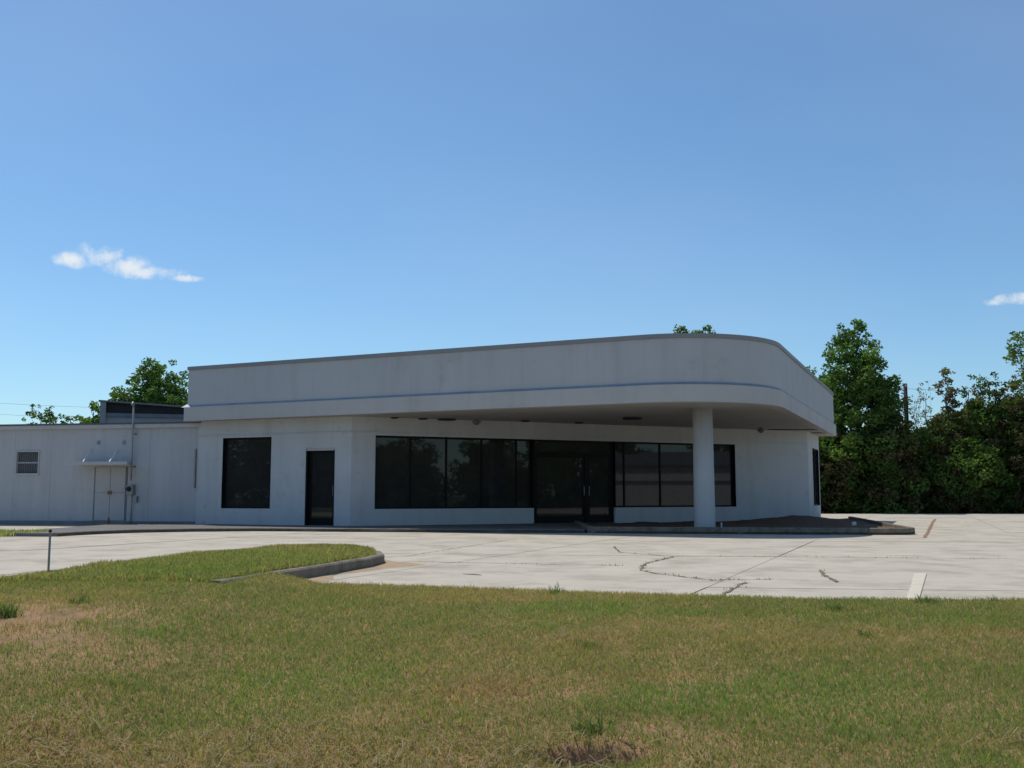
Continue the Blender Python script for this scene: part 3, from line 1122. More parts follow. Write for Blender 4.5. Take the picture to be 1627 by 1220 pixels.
q.box(sp - sd * 0.02 + sn * 0.093 + Vector((0, 0, zr)), sd * 0.22, sn * 0.06, (0, 0, zl - zr - 0.06))
q.build('corner_post', M['galv'], shed)
q = MB()
q.box(sp + sd * (slen - 0.4) + sn * 0.003 + Vector((0, 0, zr + 0.30)), sd * 0.3, sn * 0.12, (0, 0, 0.2))
q.build('vent', M['dark'], shed)

# ------------------------------------------------------------------ small things standing about
p = at_z(76.5, 914, 0.1)
q = MB()
q.tube([(p.x, p.y, -0.1), (p.x, p.y, 0.58)], 0.013, 8)
st = empty('marker_stake', (p.x, p.y, -0.05))
tag(st, 'thin grey metal stake with dark cap at the edge of the driveway', 'stake')
q.build('shaft', M['galv'], st)
q = MB()
q.tube([(p.x, p.y, 0.578), (p.x, p.y, 0.60), (p.x, p.y, 0.61)], [0.018, 0.018, 0.009], 8)
q.build('cap', M['dark'], st)
for px, py, h_, lab in ((1146.5, 840, 0.20, 'short white plastic pipe standing in the mulch beside the column'),
                        (1357, 836, 0.12, 'stubby white capped pipe near the rounded end of the mulch island')):
    p = at_z(px, py, 0.05)
    q = MB()
    zz = mulch_z(p.x, p.y) - 0.03
    rr = 0.02 if h_ > 0.15 else 0.07
    q.tube([(p.x, p.y, zz), (p.x, p.y, zz + h_), (p.x, p.y, zz + h_ + 0.02)], [rr, rr, rr * 0.6], 10)
    tag(q.build('pipe', M['white']), lab, 'pipe')
# broken concrete strip in the near paving
p0, p1 = at_z(1462, 912, LOT), at_z(1449, 957, LOT)
q = MB()
d = (p1 - p0)
s_ = Vector((d.y, -d.x, 0)).normalized()
poly = [p0 - s_ * 0.08, p0 + s_ * 0.07, p0 + d * 0.5 + s_ * 0.06, p1 + s_ * 0.06, p1 - s_ * 0.06, p0 + d * 0.45 - s_ * 0.07]
q.prism([(v.x, v.y) for v in poly], LOT - 0.01, LOT + 0.014)
tag(bevel(q.build('kerb_strip', M['pale']), 0.004), 'narrow pale concrete strip set in the paving by a weed tuft', 'kerb')

# cracks with soil and weeds in them
def crack(pts, w=0.03, seed=0):
    r_ = random.Random(seed)
    P_ = [at_z(x, y, LOT + 0.0075) for x, y in pts]
    fine = []
    for a, b_ in zip(P_[:-1], P_[1:]):
        n = max(2, int((b_ - a).length / 0.12))
        dn = Vector((-(b_ - a).y, (b_ - a).x, 0)).normalized()
        for k in range(n):
            fine.append(a + (b_ - a) * (k / n) + dn * r_.uniform(-0.02, 0.02))
    fine.append(P_[-1])
    v, f = [], []
    for i, p_ in enumerate(fine):
        dd = (fine[min(i + 1, len(fine) - 1)] - fine[max(i - 1, 0)]).normalized()
        nn = Vector((-dd.y, dd.x, 0)) * w * r_.uniform(0.25, 1.0) * 0.5
        v += [p_ - nn, p_ + nn]
    for i in range(len(fine) - 1):
        f.append((2 * i, 2 * i + 1, 2 * i + 3, 2 * i + 2))
    return v, f, fine


CR = [([(975, 868), (985, 877), (1060, 883)], 0.05), ([(1070, 884), (1025, 895), (1018, 905), (1040, 910), (1130, 921), (1225, 920)], 0.045),
      ([(1182, 925), (1150, 943), (1152, 950)], 0.06), ([(1304, 906), (1312, 915), (1330, 924)], 0.06),
      ([(640, 892), (780, 894), (985, 898)], 0.045), ([(1060, 883), (1260, 884), (1440, 886), (1640, 887)], 0.05),
      ([(640, 884), (740, 868), (820, 856)], 0.03), 
      ([(1420, 826), (1500, 829), (1627, 831)], 0.05), ([(735, 911), (765, 913)], 0.10)]
rv, rf, _f = crack([(1486, 824.5), (1482, 829), (1478, 838), (1469, 854)], 0.12, 77)
ru = obj('clay_seam', rv, rf, M['clay'], lot)
cv, cf, weeds = [], [], []
for i, (pts, w) in enumerate(CR):
    v, f, fine = crack(pts, w, i)
    k = len(cv)
    cv += v
    cf += [tuple(a + k for a in q_) for q_ in f]
    if i in (1, 2, 3):
        weeds += [(p_, 0.55) for p_ in fine]
    elif i in (0, 4, 5, 7):
        weeds += [(p_, 0.35) for p_ in fine]
cr = obj('crack_soil', cv, cf, M['crack'])
cr.parent = lot
cr['kind'] = 'stuff'


# ------------------------------------------------------------------ grass and weeds
def blades(name, X, Y, Z, H_, W_, lean, colr, m, seg=True, parent=None):
    n = len(X)
    th = rng.uniform(0, 2 * np.pi, n)
    ld = rng.uniform(0, 2 * np.pi, n)
    wx, wy = np.cos(th) * W_ / 2, np.sin(th) * W_ / 2
    lx, ly = np.cos(ld) * lean * H_, np.sin(ld) * lean * H_
    hz = H_ * np.sqrt(np.clip(1 - lean ** 2, 0.05, 1))
    b0 = np.c_[X - wx, Y - wy, Z - 0.005]
    b1_ = np.c_[X + wx, Y + wy, Z - 0.005]
    m0 = np.c_[X - wx * 0.8 + lx * 0.35, Y - wy * 0.8 + ly * 0.35, Z + hz * 0.6]
    m1 = np.c_[X + wx * 0.8 + lx * 0.35, Y + wy * 0.8 + ly * 0.35, Z + hz * 0.6]
    tp = np.c_[X + lx, Y + ly, Z + hz]
    V_ = np.stack([b0, b1_, m0, m1, tp], 1).reshape(-1, 3)
    k = np.arange(n)[:, None] * 5
    F_ = np.stack([np.c_[k, k + 1, k + 3], np.c_[k, k + 3, k + 2], np.c_[k + 2, k + 3, k + 4]], 1).reshape(-1, 3)
    C_ = np.repeat(colr, 5, axis=0)
    o = quads_mesh(name, V_, F_, C_, m, parent)
    return o


def lawn_cols(x, y, n, dryness):
    """per-blade colours: green, olive and straw mixed by patch and chance"""
    green = np.array([0.185, 0.240, 0.080])
    fresh = np.array([0.165, 0.275, 0.065])
    olive = np.array([0.305, 0.285, 0.125])
    straw = np.array([0.42, 0.355, 0.19])
    rusty = np.array([0.31, 0.205, 0.11])
    u = rng.uniform(0, 1, n)
    pd = np.clip(dryness, 0, 1)
    mixv = np.clip(0.15 + 0.75 * pd + rng.normal(0, 0.16, n), 0, 1)[:, None]
    c = green * (1 - mixv) + olive * mixv
    fr_ = np.clip((fbm(x * 0.9, y * 2.2, 21) - 0.52) * 5, 0, 1) * (1 - pd)
    c = c + (fresh - c) * (fr_ * rng.uniform(0.2, 1.0, n))[:, None]
    rp_ = np.clip((fbm(x * 1.6, y * 2.6, 33) - 0.55) * 4, 0, 1)
    c = np.where((u < 0.03 + pd * 0.11)[:, None], straw, np.where((u > 0.985 - pd * 0.13 - 0.40 * rp_ * pd)[:, None], rusty, c))
    return c * rng.uniform(0.86, 1.14, (n, 1)) * np.array([1.30, 1.24, 1.12])


def dry_map(x, y):
    d = 0.0 + 2.0 * (fbm(x * 1.0, y * 1.7, 5) - 0.42) + 0.7 * (fbm(x * 3.5, y * 5.0, 8) - 0.5)
    d = d + 0.75 * np.exp(-(((x + 4.6) / 1.5) ** 2 + ((y - 8.3) / 1.3) ** 2))     # bare patch by the driveway
    d = d + 0.75 * np.clip((6.3 - y) / 0.9, 0, 1) * np.clip((0.9 - x) / 1.6, 0.15, 1)   # raked straw at the lower left
    d = d + 0.55 * np.exp(-(((x - 0.6) / 0.9) ** 2 + ((y - 5.8) / 0.45) ** 2))
    d = d - 0.12 * np.clip((x - 1) / 3, 0, 1)
    d = d + 0.25 * np.exp(-((lawn_edge(x) - y) / 0.5) ** 2)
    return np.clip(d, 0, 1.2)


NB = 520000
yy = 4.3 + (11.9 - 4.3) * rng.uniform(0, 1, NB) ** 0.95
xx = rng.uniform(-1, 1, NB) * (yy * 0.53 + 1.0)
keep = yy < lawn_edge(xx) + 0.02 + 0.05 * rng.normal(size=NB) * 0.6
xx, yy = xx[keep], yy[keep]
dr = dry_map(xx, yy)
bare = 1.0 * np.exp(-((((xx + 4.25) / 1.35) ** 2 + ((yy - 7.9) / 1.5) ** 2) ** 1.5)) + 1.5 * np.exp(-((((xx - 0.45) / 0.23) ** 2 + ((yy - 5.56) / 0.13) ** 2) ** 2)) + 0.75 * np.exp(-(((xx - 0.75) / 0.45) ** 2 + ((yy - 5.88) / 0.2) ** 2))
tuft = np.clip(0.55 * fbm(xx * 3.2, yy * 3.2, 14) + 0.45 * fbm(xx * 9, yy * 7, 17), 0, 1)
keep = rng.uniform(0, 1, len(xx)) > np.clip(bare * (1.75 - 1.8 * tuft), 0, 0.95)
xx, yy, dr, tuft = xx[keep], yy[keep], dr[keep], tuft[keep]
n = len(xx)
hh = (0.024 + 0.036 * tuft ** 1.5) * rng.uniform(0.6, 1.5, n)
hh = hh * np.where(rng.uniform(0, 1, n) < 0.01, 2.0, 1)
cc = lawn_cols(xx, yy, n, dr)
tag(blades('lawn_grass', xx, yy, lawn_z(xx, yy), hh, rng.uniform(0.003, 0.0065, n), rng.uniform(0.45, 0.97, n), cc, M['grass']),
    'short patchy green and straw coloured grass on the front lawn', 'grass', kind='stuff')

# cut straw lying on the lawn
n = 5200
yy = 4.4 + rng.gamma(1.6, 0.75, n)
xx = rng.uniform(-1, 1, n) * (yy * 0.53 + 0.8)
pr = np.clip(dry_map(xx, yy) - 0.2, 0.03, 1) + 0.7 * np.clip((6.4 - yy) / 0.8, 0, 1) * np.clip((1.0 - xx) / 1.5, 0, 1)
k_ = (rng.uniform(0, 1, n) < pr) & (yy < 9)
xx, yy = xx[k_], yy[k_]
n = len(xx)
ln_ = rng.uniform(0.05, 0.20, n)
th = rng.uniform(0, 6.28, n)
w_ = rng.uniform(0.002, 0.004, n)
zz = lawn_z(xx, yy) + rng.uniform(0.03, 0.055, n)
dxv, dyv = np.cos(th) * ln_ / 2, np.sin(th) * ln_ / 2
nxv, nyv = -np.sin(th) * w_, np.cos(th) * w_
bow = rng.uniform(-0.02, 0.03, n)
t0 = rng.normal(0, 0.012, n)
V_ = np.stack([np.c_[xx - dxv - nxv, yy - dyv - nyv, zz - t0], np.c_[xx - dxv + nxv, yy - dyv + nyv, zz - t0],
               np.c_[xx - nxv + nyv * 4, yy - nyv, zz + bow], np.c_[xx + nxv + nyv * 4, yy + nyv, zz + bow],
               np.c_[xx + dxv - nxv, yy + dyv - nyv, zz + t0], np.c_[xx + dxv + nxv, yy + dyv + nyv, zz + t0]], 1).reshape(-1, 3)
k = np.arange(n)[:, None] * 6
F_ = np.stack([np.c_[k, k + 1, k + 3, k + 2], np.c_[k + 2, k + 3, k + 5, k + 4]], 1).reshape(-1, 4)
C_ = np.repeat(np.array([[0.36, 0.29, 0.165]]) * rng.uniform(0.6, 1.25, (n, 1)), 6, axis=0)
tag(quads_mesh('cut_straw', V_, F_, C_, M['grass']), 'loose dry straw clippings strewn on the lawn', 'straw', kind='stuff')

# verge grass
n = 85000
yy = rng.uniform(10.7, 17.33, n)
xl, xr = interp(yy, XL), interp(yy, XR)
xx = xl - 0.06 + (xr - xl + 0.06) * rng.uniform(0, 1, n)
dv = np.clip(0.35 + 1.2 * (fbm(xx, yy, 6) - 0.45) + 0.4 * np.exp(-((yy - 10.4) / 0.8) ** 2), 0, 1)
cc = lawn_cols(xx, yy, n, dv) * 1.12
hh = (0.035 + 0.05 * fbm(xx * 3, yy * 3, 15)) * rng.uniform(0.6, 1.5, n)
tag(blades('verge_grass', xx, yy, pen_z(xx, yy), hh, rng.uniform(0.008, 0.014, n), rng.uniform(0.2, 0.9, n), cc, M['grass']),
    'mown olive grass on the kerbed verge beside the driveway', 'grass', kind='stuff')

# grass strip by the annex
n = 9000
xx = rng.uniform(-17.5, -11.9, n)
yy = 25.0 + rng.uniform(0, 1, n) * 2.6 + 0.2 * np.sin(xx * 2)
keep = xx < -11.9 - 0.55 * np.abs(yy - 26.3)
xx, yy = xx[keep], yy[keep]
n = len(xx)
q = MB()
q.prism([(-18, 24.9), (-13.3, 25.0), (-11.9, 26.3), (-13.2, 27.7), (-18, 27.8)], LOT - 0.1, LOT + 0.02)
tag(q.build('grass_plot', M['soil']), kind='structure')
tag(blades('plot_grass', xx, yy, np.full(n, LOT + 0.02), rng.uniform(0.05, 0.13, n), np.full(n, 0.025), rng.uniform(0.1, 0.7, n), lawn_cols(xx, yy, n, np.full(n, 0.25)) * 1.3, M['grass']),
    'small strip of green grass beside the annex driveway', 'grass', kind='stuff')

# weeds in the cracks
wp = [(p_, a) for (p_, a) in weeds if rng.uniform() < a]
X, Y = [], []
for p_, a in wp:
    c_ = rng.integers(4, 12) if a > 0.5 else rng.integers(1, 5)
    X += list(p_.x + rng.normal(0, 0.03, c_))
    Y += list(p_.y + rng.normal(0, 0.03, c_))
X, Y = np.array(X), np.array(Y)
n = len(X)
tag(blades('crack_weeds', X, Y, np.full(n, LOT + 0.005), rng.uniform(0.01, 0.035, n), rng.uniform(0.006, 0.012, n), rng.uniform(0.3, 0.97, n),
           np.where((rng.uniform(0, 1, n) < 0.5)[:, None], np.array([0.24, 0.19, 0.10]), np.array([0.16, 0.20, 0.06])) * rng.uniform(0.7, 1.3, (n, 1)), M['grass']),
    'thin dry weeds growing along the cracks of the paving', 'weeds', kind='stuff')

# upright weed tufts one can point at
for px, py, zz, h_, nb, lab in ((880, 944, -0.03, 0.16, 60, 'thin upright weed tuft at the lawn edge near the sloping paving joint'),
                                (1330, 972, -0.06, 0.12, 170, 'broad leafy weed clump standing in the lawn below the paving'),
                                (1474, 958, -0.03, 0.13, 120, 'bright green weed tuft beside the narrow concrete strip'),
                                (1577, 958, -0.03, 0.11, 30, 'sparse little weed tuft at the lawn edge'),
                                (935, 1020, -0.14, 0.10, 110, 'fresh green grass tuft in the middle of the lawn'),
                                (938, 1206, -0.5, 0.13, 160, 'green grass tuft hanging into the washed-out hollow in the lawn'),
                                (8, 980, -0.02, 0.20, 260, 'dark green grass clump beside the bare earth patch'),
                                (130, 958, 0.02, 0.12, 130, 'green grass tuft growing above the bare earth patch'),
                                (1375, 1016, -0.14, 0.09, 90, 'pale seeding weed clump low in the lawn')):
    p = at_z(px, py, zz)
    p.z = float(lawn_z(np.array(p.x), np.array(p.y)))
    sg = (0.085 if nb > 100 else 0.05) if nb > 50 else 0.03
    rr_, tt_ = sg * 1.7 * rng.uniform(0, 1, nb) ** 0.75, rng.uniform(0, 6.283, nb)
    rr_ = rr_ * (0.8 + 0.15 * np.sin(tt_ * 3 + px))
    X = p.x + rr_ * np.cos(tt_)
    Y = p.y + rr_ * np.sin(tt_)
    c_ = (np.array([0.13, 0.205, 0.06]) + rng.uniform(0, 1, (nb, 1)) ** 3 * np.array([0.12, 0.05, 0.04])) * rng.uniform(0.7, 1.35, (nb, 1))
    o = blades('weed_tuft', X - p.x, Y - p.y, np.full(nb, -0.005), rng.uniform(0.25, 1.0, nb) ** 1.3 * h_, rng.uniform(0.005, 0.011, nb), rng.uniform(0.3, 0.95, nb), c_, M['grass'])
    o.location = p
    tag(o, lab, 'weed', 'weed tufts in lawn and paving')


# ------------------------------------------------------------------ trees
def leaf_cloud(name, centers, radii, per, size, cols, parent, flat=0.75, droop=0.0):
    """leaf blades gathered in clumps; cols: list of base colours, one picked per clump"""
    P_, C_ = [], []
    for c, r in zip(centers, radii):
        k = max(6, int(1.5 * per * (r ** 2)))
        d = rng.normal(size=(k, 3))
        d /= np.linalg.norm(d, axis=1)[:, None]
        rad = r * rng.uniform(0.25, 1.0, k) ** 0.6
        q_ = np.array(c) + d * rad[:, None] * np.array([1, 1, flat])
        P_.append(q_)
        base_ = np.array(cols[rng.integers(len(cols))]) * rng.uniform(0.95, 1.5)
        C_.append(base_ * rng.uniform(0.7, 1.3, (k, 1)))
    P_ = np.concatenate(P_)
    C_ = np.concatenate(C_)
    n = len(P_)
    a = rng.normal(size=(n, 3))
    a[:, 2] = a[:, 2] * 0.7 - droop
    a /= np.linalg.norm(a, axis=1)[:, None]
    b_ = np.cross(a, rng.normal(size=(n, 3)))
    b_ /= np.linalg.norm(b_, axis=1)[:, None]
    s_ = (size * 0.78 * rng.uniform(0.6, 1.4, n))[:, None]
    V_ = np.stack([P_ - a * s_ * 0.6, P_ + b_ * s_ * 0.32, P_ + a * s_ * 0.6, P_ - b_ * s_ * 0.32], 1).reshape(-1, 3)
    F_ = np.arange(n * 4).reshape(-1, 4)
    return quads_mesh(name, V_, F_, np.repeat(C_, 4, axis=0), M['leaf'], parent)


def tree(name, label, base, height, prof, nclump, cr_, per, size, cols, group=None, trunk_r=0.14, lean=(0, 0), cat='tree', limb_frac=0.35, bark='bark', flat=0.75, ecc=1.0):
    """prof: list of (height fraction, radius) for the crown outline"""
    root = empty(name, base)
    tag(root, label, cat, group)
    base = Vector(base)
    hs = np.array([p[0] for p in prof])
    rs = np.array([p[1] for p in prof])
    cen, rad = [], []
    lo, hi = hs[0], hs[-1]
    w = np.interp(np.linspace(lo, hi, 60), hs, rs) ** 1.4 + 0.02
    w /= w.sum()
    for k in range(nclump):
        h_ = rng.choice(np.linspace(lo, hi, 60), p=w) + rng.uniform(-0.01, 0.01)
        r0 = np.interp(h_, hs, rs)
        rr = r0 * rng.uniform(0.05, 1.0) ** 0.5 * rng.uniform(0.85, 1.12)
        t = rng.uniform(0, 6.283)
        c = base + Vector((rr * math.cos(t) + lean[0] * h_, rr * math.sin(t) * ecc + lean[1] * h_, h_ * height))
        cen.append(c)
        rad.append(rng.uniform(*cr_) * (0.55 + 0.45 * min(1, r0 / max(rs))))
    t_ = MB()
    top = hs[-1] * 0.9
    pts = [base + Vector((lean[0] * k * top / 6 + (0.12 * math.sin(k * 2.1) if k else 0), lean[1] * k * top / 6, height * top * k / 6 - (0.2 if k == 0 else 0))) for k in range(7)]
    t_.tube(pts, [trunk_r * (1.25 if k == 0 else 1) * (1 - 0.85 * k / 6) for k in range(7)], 8)
    lb = t_
    for c in cen:
        if rng.uniform() < limb_frac:
            hz = max(0.12, min(top, (c.z - base.z) / height - rng.uniform(0.05, 0.22)))
            s0 = base + Vector((lean[0] * hz, lean[1] * hz, hz * height))
            midp = s0.lerp(c, 0.55) + Vector((rng.uniform(-.15, .15), rng.uniform(-.15, .15), -0.1))
            r_ = trunk_r * 0.3 * (1 - 0.5 * hz)
            lb.tube([s0, midp, c], [r_, r_ * 0.6, r_ * 0.2], 5)
    t_.build('trunk', M[bark], root, True)
    leaf_cloud('crown', cen, rad, per, size, cols, root, flat)
    return root


G1 = [(0.085, 0.150, 0.038), (0.10, 0.168, 0.044), (0.07, 0.125, 0.032)]
G2 = [(0.06, 0.105, 0.03), (0.08, 0.115, 0.034), (0.055, 0.09, 0.026)]
GB = [(0.135, 0.10, 0.06), (0.11, 0.115, 0.045), (0.15, 0.115, 0.075), (0.08, 0.11, 0.036)]
GL = [(0.12, 0.185, 0.045), (0.10, 0.165, 0.042), (0.14, 0.19, 0.055)]
TREEZ = -0.1


def spot(px, Y):
    return ((px - WPX / 2) / 1598.0 * Y, Y, TREEZ)


def ht(py, Y):
    return (EYE + (785 - py) / 1612.0 * Y) - TREEZ


oval = [(0.12, 0.5), (0.3, 0.95), (0.5, 1.0), (0.7, 0.85), (0.88, 0.5), (1.0, 0.12)]


def sc(prof, r):
    return [(h_, q_ * r) for h_, q_ in prof]


WOOD = 'row of trees behind the far edge of the lot'
tree('broadleaf_tree', 'tall full green tree rising behind the right end of the white showroom', spot(1370, 57.5), ht(506, 57.5),
     sc([(0.02, 0.9), (0.25, 1.0), (0.5, 1.05), (0.68, 0.95), (0.84, 0.72), (0.94, 0.42), (1.0, 0.2)], 2.3), 330, (0.32, 0.7), 300, 0.22, G1 + GL[:1], WOOD, 0.2, (-0.45, 0))
tree('broadleaf_tree', 'shorter green tree half hidden by the right end of the fascia', spot(1296, 60), ht(573, 60), sc(oval, 2.3), 130, (0.4, 0.75), 250, 0.23, G1 + GL[:1], WOOD)
tree('broadleaf_tree', 'olive green tree with brown twigs beside the wooden utility pole', spot(1412, 56.5), ht(592, 56.5), sc([(0.02, 0.9), (0.5, 1.0), (0.8, 0.7), (1, 0.2)], 1.6), 100, (0.4, 0.75), 230, 0.22, GB + G1, WOOD, 0.12)
tree('vine_tree', 'vine-choked brown tree topped by a tangled rusty clump', spot(1508, 57), ht(588, 57), [(0.02, 1.5), (0.45, 1.5), (0.62, 1.0), (0.72, 0.5), (0.86, 0.5), (0.97, 0.6), (1.0, 0.45)], 300, (0.24, 0.45), 300, 0.19, GB, WOOD, 0.12, limb_frac=0.6, bark='deadwood')
tree('vine_tree', 'slim dark vine-covered snag between the tangled brown tree and the forked one', spot(1542, 57.5), ht(596, 57.5), [(0.02, 1.2), (0.5, 1.1), (0.62, 0.7), (0.8, 0.45), (1.0, 0.25)], 240, (0.22, 0.42), 300, 0.18, G2 + GB[:1], WOOD, 0.12, limb_frac=0.5)
tree('vine_tree', 'leafy green vine-covered stem with a dark upright tip', spot(1562, 57), ht(591, 57), [(0.02, 1.2), (0.55, 1.1), (0.7, 0.75), (0.9, 0.5), (1.0, 0.18)], 240, (0.22, 0.42), 300, 0.18, G1 + GB[:1], WOOD, 0.12, limb_frac=0.5)
tree('vine_tree', 'forked thin snag with leafy tips near the right end of the row', spot(1586, 57.5), ht(589, 57.5), [(0.02, 1.3), (0.55, 1.0), (0.68, 0.5), (0.85, 0.5), (1.0, 0.4)], 220, (0.2, 0.4), 300, 0.18, G2, WOOD, 0.11, limb_frac=0.6, bark='deadwood')
tree('vine_tree', 'broad reddish green tree at the right end of the row', spot(1632, 56.5), ht(596, 56.5), sc([(0.02, 0.9), (0.5, 1.0), (0.85, 0.8), (1, 0.35)], 1.9), 260, (0.28, 0.52), 280, 0.19, GB + G2, WOOD, 0.14)
tree('broadleaf_tree', 'young bright green tree in front of the brown vine trees', spot(1535, 55.9), ht(690, 55.9), sc(oval, 1.7), 70, (0.35, 0.65), 240, 0.2, GL + G1, WOOD, 0.1)
tree('tall_tree', 'tall tree at the frame edge holding bright leafy sprays above the row', (27.9, 52.0, TREEZ), 10.9, [(0.55, 0.9), (0.7, 1.75), (0.85, 1.7), (1.0, 0.8)], 80, (0.3, 0.55), 220, 0.2, GL, None, 0.16, limb_frac=0.6)
# bare twigs between pole and brown tree
for px, py, lab in ((1456, 612, 'thin bare sapling next to the wooden utility pole'), (1474, 604, 'bare twiggy sapling among the brown vine trees')):
    tree('bare_sapling', lab, spot(px, 57.2), ht(py, 57.2), [(0.05, 0.7), (0.5, 0.6), (1.0, 0.45)], 60, (0.12, 0.25), 260, 0.12, GB, WOOD, 0.06, limb_frac=1.0, bark='deadwood')

# thick undergrowth closing the row at the bottom, and the wood behind it
n = 2800
cx = rng.uniform(15.5, 35, n)
cy = rng.uniform(55.9, 62, n)
top_ = interp(cx * 58 / cy, [(15, 4.4), (21.5, 4.7), (22.8, 4.7), (23.7, 4.5), (24.8, 5.4), (27, 6.0), (30, 6.4), (34, 6.4)])
cz = TREEZ + rng.uniform(0, 1, n) ** 0.85 * (top_ - 0.6 + 1.3 * fbm(cx * 1.5, cy * 0.4, 31))
uo = leaf_cloud('undergrowth', list(zip(cx, cy, cz)), rng.uniform(0.3, 0.65, n), 150, 0.22, G2 + GB[:2] + G1[:1] + G2, None)
tag(uo, 'dense dark green undergrowth closing the foot of the tree row', 'undergrowth', kind='stuff')
n = 500
cx = rng.uniform(10, 60, n)
cy = rng.uniform(66, 75, n)
cz = TREEZ + rng.uniform(0, 1, n) * 4.4
uo = leaf_cloud('wood_behind', list(zip(cx, cy, cz)), rng.uniform(0.8, 1.4, n), 60, 0.42, G2, None)
tag(uo, 'shadowy wood seen through gaps behind the tree row', 'woodland', kind='stuff')

# trees beyond the roofs
tree('broadleaf_tree', 'round leafy green tree rising behind the annex and the rooftop shed', spot(243, 62), ht(574, 62),
     [(0.3, 1.9), (0.5, 2.9), (0.7, 2.8), (0.86, 2.1), (1.0, 1.0)], 270, (0.35, 0.65), 280, 0.22, G1 + GL[:1], 'trees beyond the roofs', 0.2, limb_frac=0.4, lean=(0.35, 0))
tree('broadleaf_tree', 'yellowish leafy treetop beside the left end of the rooftop shed', spot(148, 60), ht(636, 60), sc(oval, 1.5), 110, (0.25, 0.45), 280, 0.22, GL, 'trees beyond the roofs', 0.12, limb_frac=0.6)
tree('sapling', 'wispy sapling with spreading sprigs showing over the annex eave', spot(66, 58), ht(646, 58), [(0.3, 0.8), (0.8, 1.2), (1.0, 0.7)], 75, (0.16, 0.32), 320, 0.2, G2 + GL[:1], 'trees beyond the roofs', 0.07, limb_frac=1.0)
tree('sapling', 'small sprig of leaves over the annex eave between two taller treetops', spot(100, 58), ht(657, 58), [(0.3, 0.5), (0.8, 0.7), (1.0, 0.35)], 40, (0.16, 0.3), 280, 0.19, G2, 'trees beyond the roofs', 0.06, limb_frac=1.0)
tree('broadleaf_tree', 'treetop just showing above the highest part of the fascia', spot(1083, 62), ht(515, 62), [(0.7, 1.2), (0.9, 0.8), (1.0, 0.35)], 150, (0.25, 0.42), 240, 0.22, GL, 'trees beyond the roofs', 0.14, limb_frac=0.6)
tree('broadleaf_tree', 'lower treetop barely clearing the curved fascia coping', spot(1122, 63), ht(518, 63), [(0.7, 1.2), (0.9, 1.0), (1.0, 0.7)], 160, (0.22, 0.4), 220, 0.2, G1, 'trees beyond the roofs', 0.14, limb_frac=0.6)

# utility poles and wires
pp = Vector(spot(1441, 58.6))
pole = empty('utility_pole', pp)
tag(pole, 'dark wooden utility pole standing in the tree row', 'pole')
ptop = ht(608, 58.6) + TREEZ
q = MB()
q.tube([(pp.x, pp.y, -0.3), (pp.x, pp.y, 4), (pp.x, pp.y, ptop)], [0.15, 0.13, 0.11], 10)
q.build('shaft', M['pole'], pole, True)
q = MB()
q.tube([(pp.x, pp.y - 0.17, ptop - 0.3), (pp.x, pp.y - 0.17, ptop - 0.1)], 0.06, 8)
q.build('insulator', M['galv'], pole, True)
p2 = Vector((-52.0, 92.0, TREEZ))
pole2 = empty('utility_pole', p2)
tag(pole2, 'distant wooden utility pole carrying the wires left of the annex', 'pole')
q = MB()
q.tube([(p2.x, p2.y, -0.3), (p2.x, p2.y, 10.2)], [0.18, 0.13], 10)
q.build('shaft', M['pole'], pole2, True)
for k, (z2, z1_, lab) in enumerate(((9.6, ptop - 0.12, 'upper overhead wire crossing the sky behind the annex'), (8.6, ptop - 0.9, 'lower overhead wire crossing the sky behind the annex'))):
    q = MB()
    pts = []
    for i in range(25):
        t = i / 24
        a = Vector((p2.x, p2.y - 0.1, z2)).lerp(Vector((pp.x, pp.y + 0.12, z1_)), t)
        a.z -= 4 * 1.2 * t * (1 - t)
        pts.append(a)
    q.tube(pts, 0.009, 5)
    tag(q.build('overhead_wire', M['cable']), lab, 'wire')
q = MB()
pts = []
for i in range(13):
    t = i / 12
    a = Vector((pp.x, pp.y, ptop - 0.3)).lerp(Vector((62, 60, 7.4)), t)
    a.z -= 4 * 0.6 * t * (1 - t)
    pts.append(a)
q.tube(pts, 0.009, 5)
tag(q.build('overhead_wire', M['cable']), 'overhead wire running right from the utility pole above the trees', 'wire')
p3 = Vector((62, 60.1, TREEZ))
pole3 = empty('utility_pole', p3)
tag(pole3, 'wooden utility pole beyond the right end of the tree row', 'pole')
q = MB()
q.tube([(p3.x, p3.y, -0.3), (p3.x, p3.y, 8.0)], [0.18, 0.13], 10)
q.build('shaft', M['pole'], pole3, True)

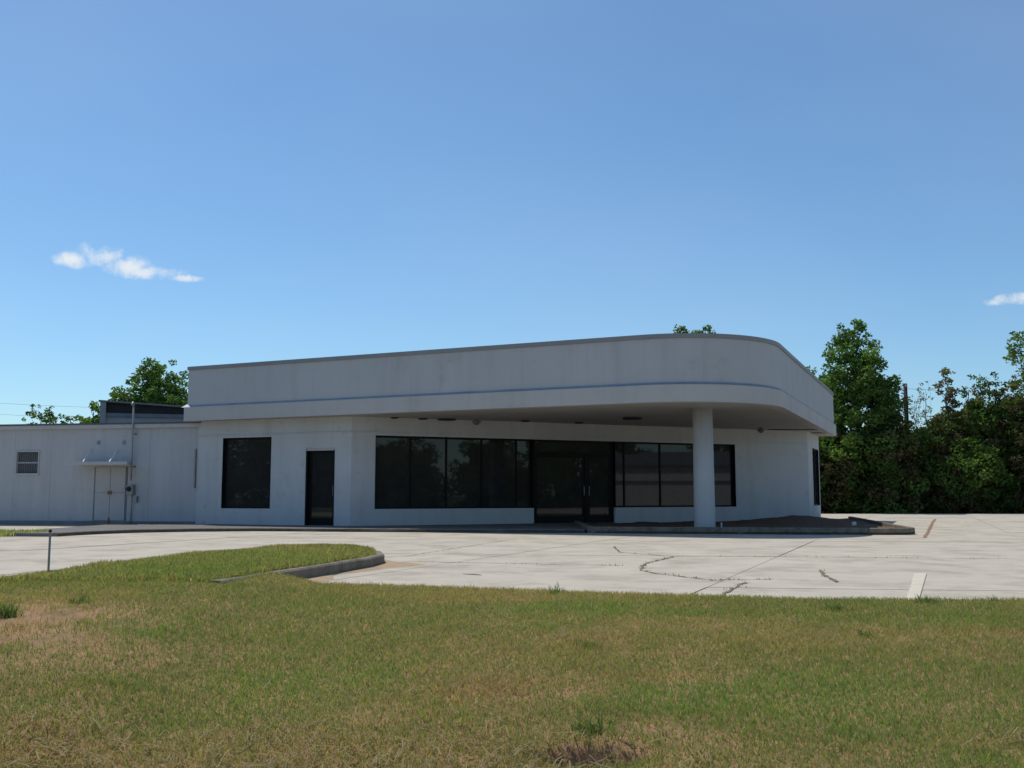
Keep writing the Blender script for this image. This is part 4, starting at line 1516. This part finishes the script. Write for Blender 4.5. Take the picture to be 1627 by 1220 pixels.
# ------------------------------------------------------------------ across the street: what the dark glass mirrors
wc = Vector((53, 9.5, -0.95))
wd = Vector((0.52, 0.854, 0)).normalized()
wnn = Vector((-wd.y, wd.x, 0))
wh = empty('metal_warehouse', wc)
tag(wh, 'pale ribbed metal warehouse mirrored in the right storefront panes', 'building')
q = MB()
q.box(wc - wd * 7.0, wd * 25.0, -wnn * 15, (0, 0, 4.6))
q.build('wall', M['warehouse'], wh)
for k in range(50):
    q = MB()
    q.box(wc - wd * (6.9 - 0.5 * k) + wnn * 0.001, wd * 0.06, wnn * 0.04, (0, 0, 4.55))
    q.build('rib', M['warehouse'], wh)
q = MB()
q.box(wc - wd * 7.1 + wnn * 0.06 + Vector((0, 0, 3.0)), wd * 25.3, wnn * 0.06, (0, 0, 0.12))
q.build('rail', M['shed'], wh)
q = MB()
r0, r1, r2_ = wc - wd * 7.3 + wnn * 0.3, wc - wnn * 7.5 - wd * 7.3, wc - wnn * 15.3 - wd * 7.3
sec = [r0 + Vector((0, 0, 4.55)), r1 + Vector((0, 0, 6.0)), r2_ + Vector((0, 0, 4.55)), r2_ + Vector((0, 0, 4.4)), r1 + Vector((0, 0, 5.8)), r0 + Vector((0, 0, 4.4))]
e_ = wd * 25.6
q.add(sec + [p_ + e_ for p_ in sec], [(0, 1, 2, 3, 4, 5), (11, 10, 9, 8, 7, 6)] + [(i, (i + 1) % 6, 6 + (i + 1) % 6, 6 + i) for i in range(6)])
q.build('roof', M['shed'], wh)
REFL = 'trees across the street mirrored in the glass'
spots = [(50, -3, 8), (57, -1, 9), (46, -9, 7.5), (72, 2, 10), (80, 12, 11), (84, 22, 10.5), (86, 34, 11), (40, -14, 7.5), (47, -20, 8), (52, -28, 7.5), (58, -36, 8), (44, -30, 7), (36, -22, 6.8), (66, -24, 9), (64, -10, 8.5), (30, -28, 6.5),
         (-48, 4, 8), (-52, 14, 9), (-55, 24, 8.5), (-44, -6, 8), (-46, 10, 9.5), (-47, 18, 9.5), (-49, 7, 9), (-51, 21, 9), (-43, 2, 9), (-58, 11, 10)]
for i, (x, y, h_) in enumerate(spots):
    tree('street_tree', 'leafy tree across the street mirrored in the dark glass', (x, y, -0.95), h_, sc([(0.03, 0.8), (0.3, 1.0), (0.6, 0.95), (0.85, 0.6), (1, 0.2)], 3.6), 60, (0.8, 1.5), 55, 0.45, G1 + G2, REFL, 0.2, limb_frac=0.1)
tree('young_street_tree', 'young tree with open crown mirrored in the entrance doors', (33, 9.5, -0.5), 5.0, [(0.35, 0.8), (0.6, 1.5), (0.85, 1.2), (1, 0.4)], 45, (0.35, 0.6), 120, 0.25, G1, None, 0.1)
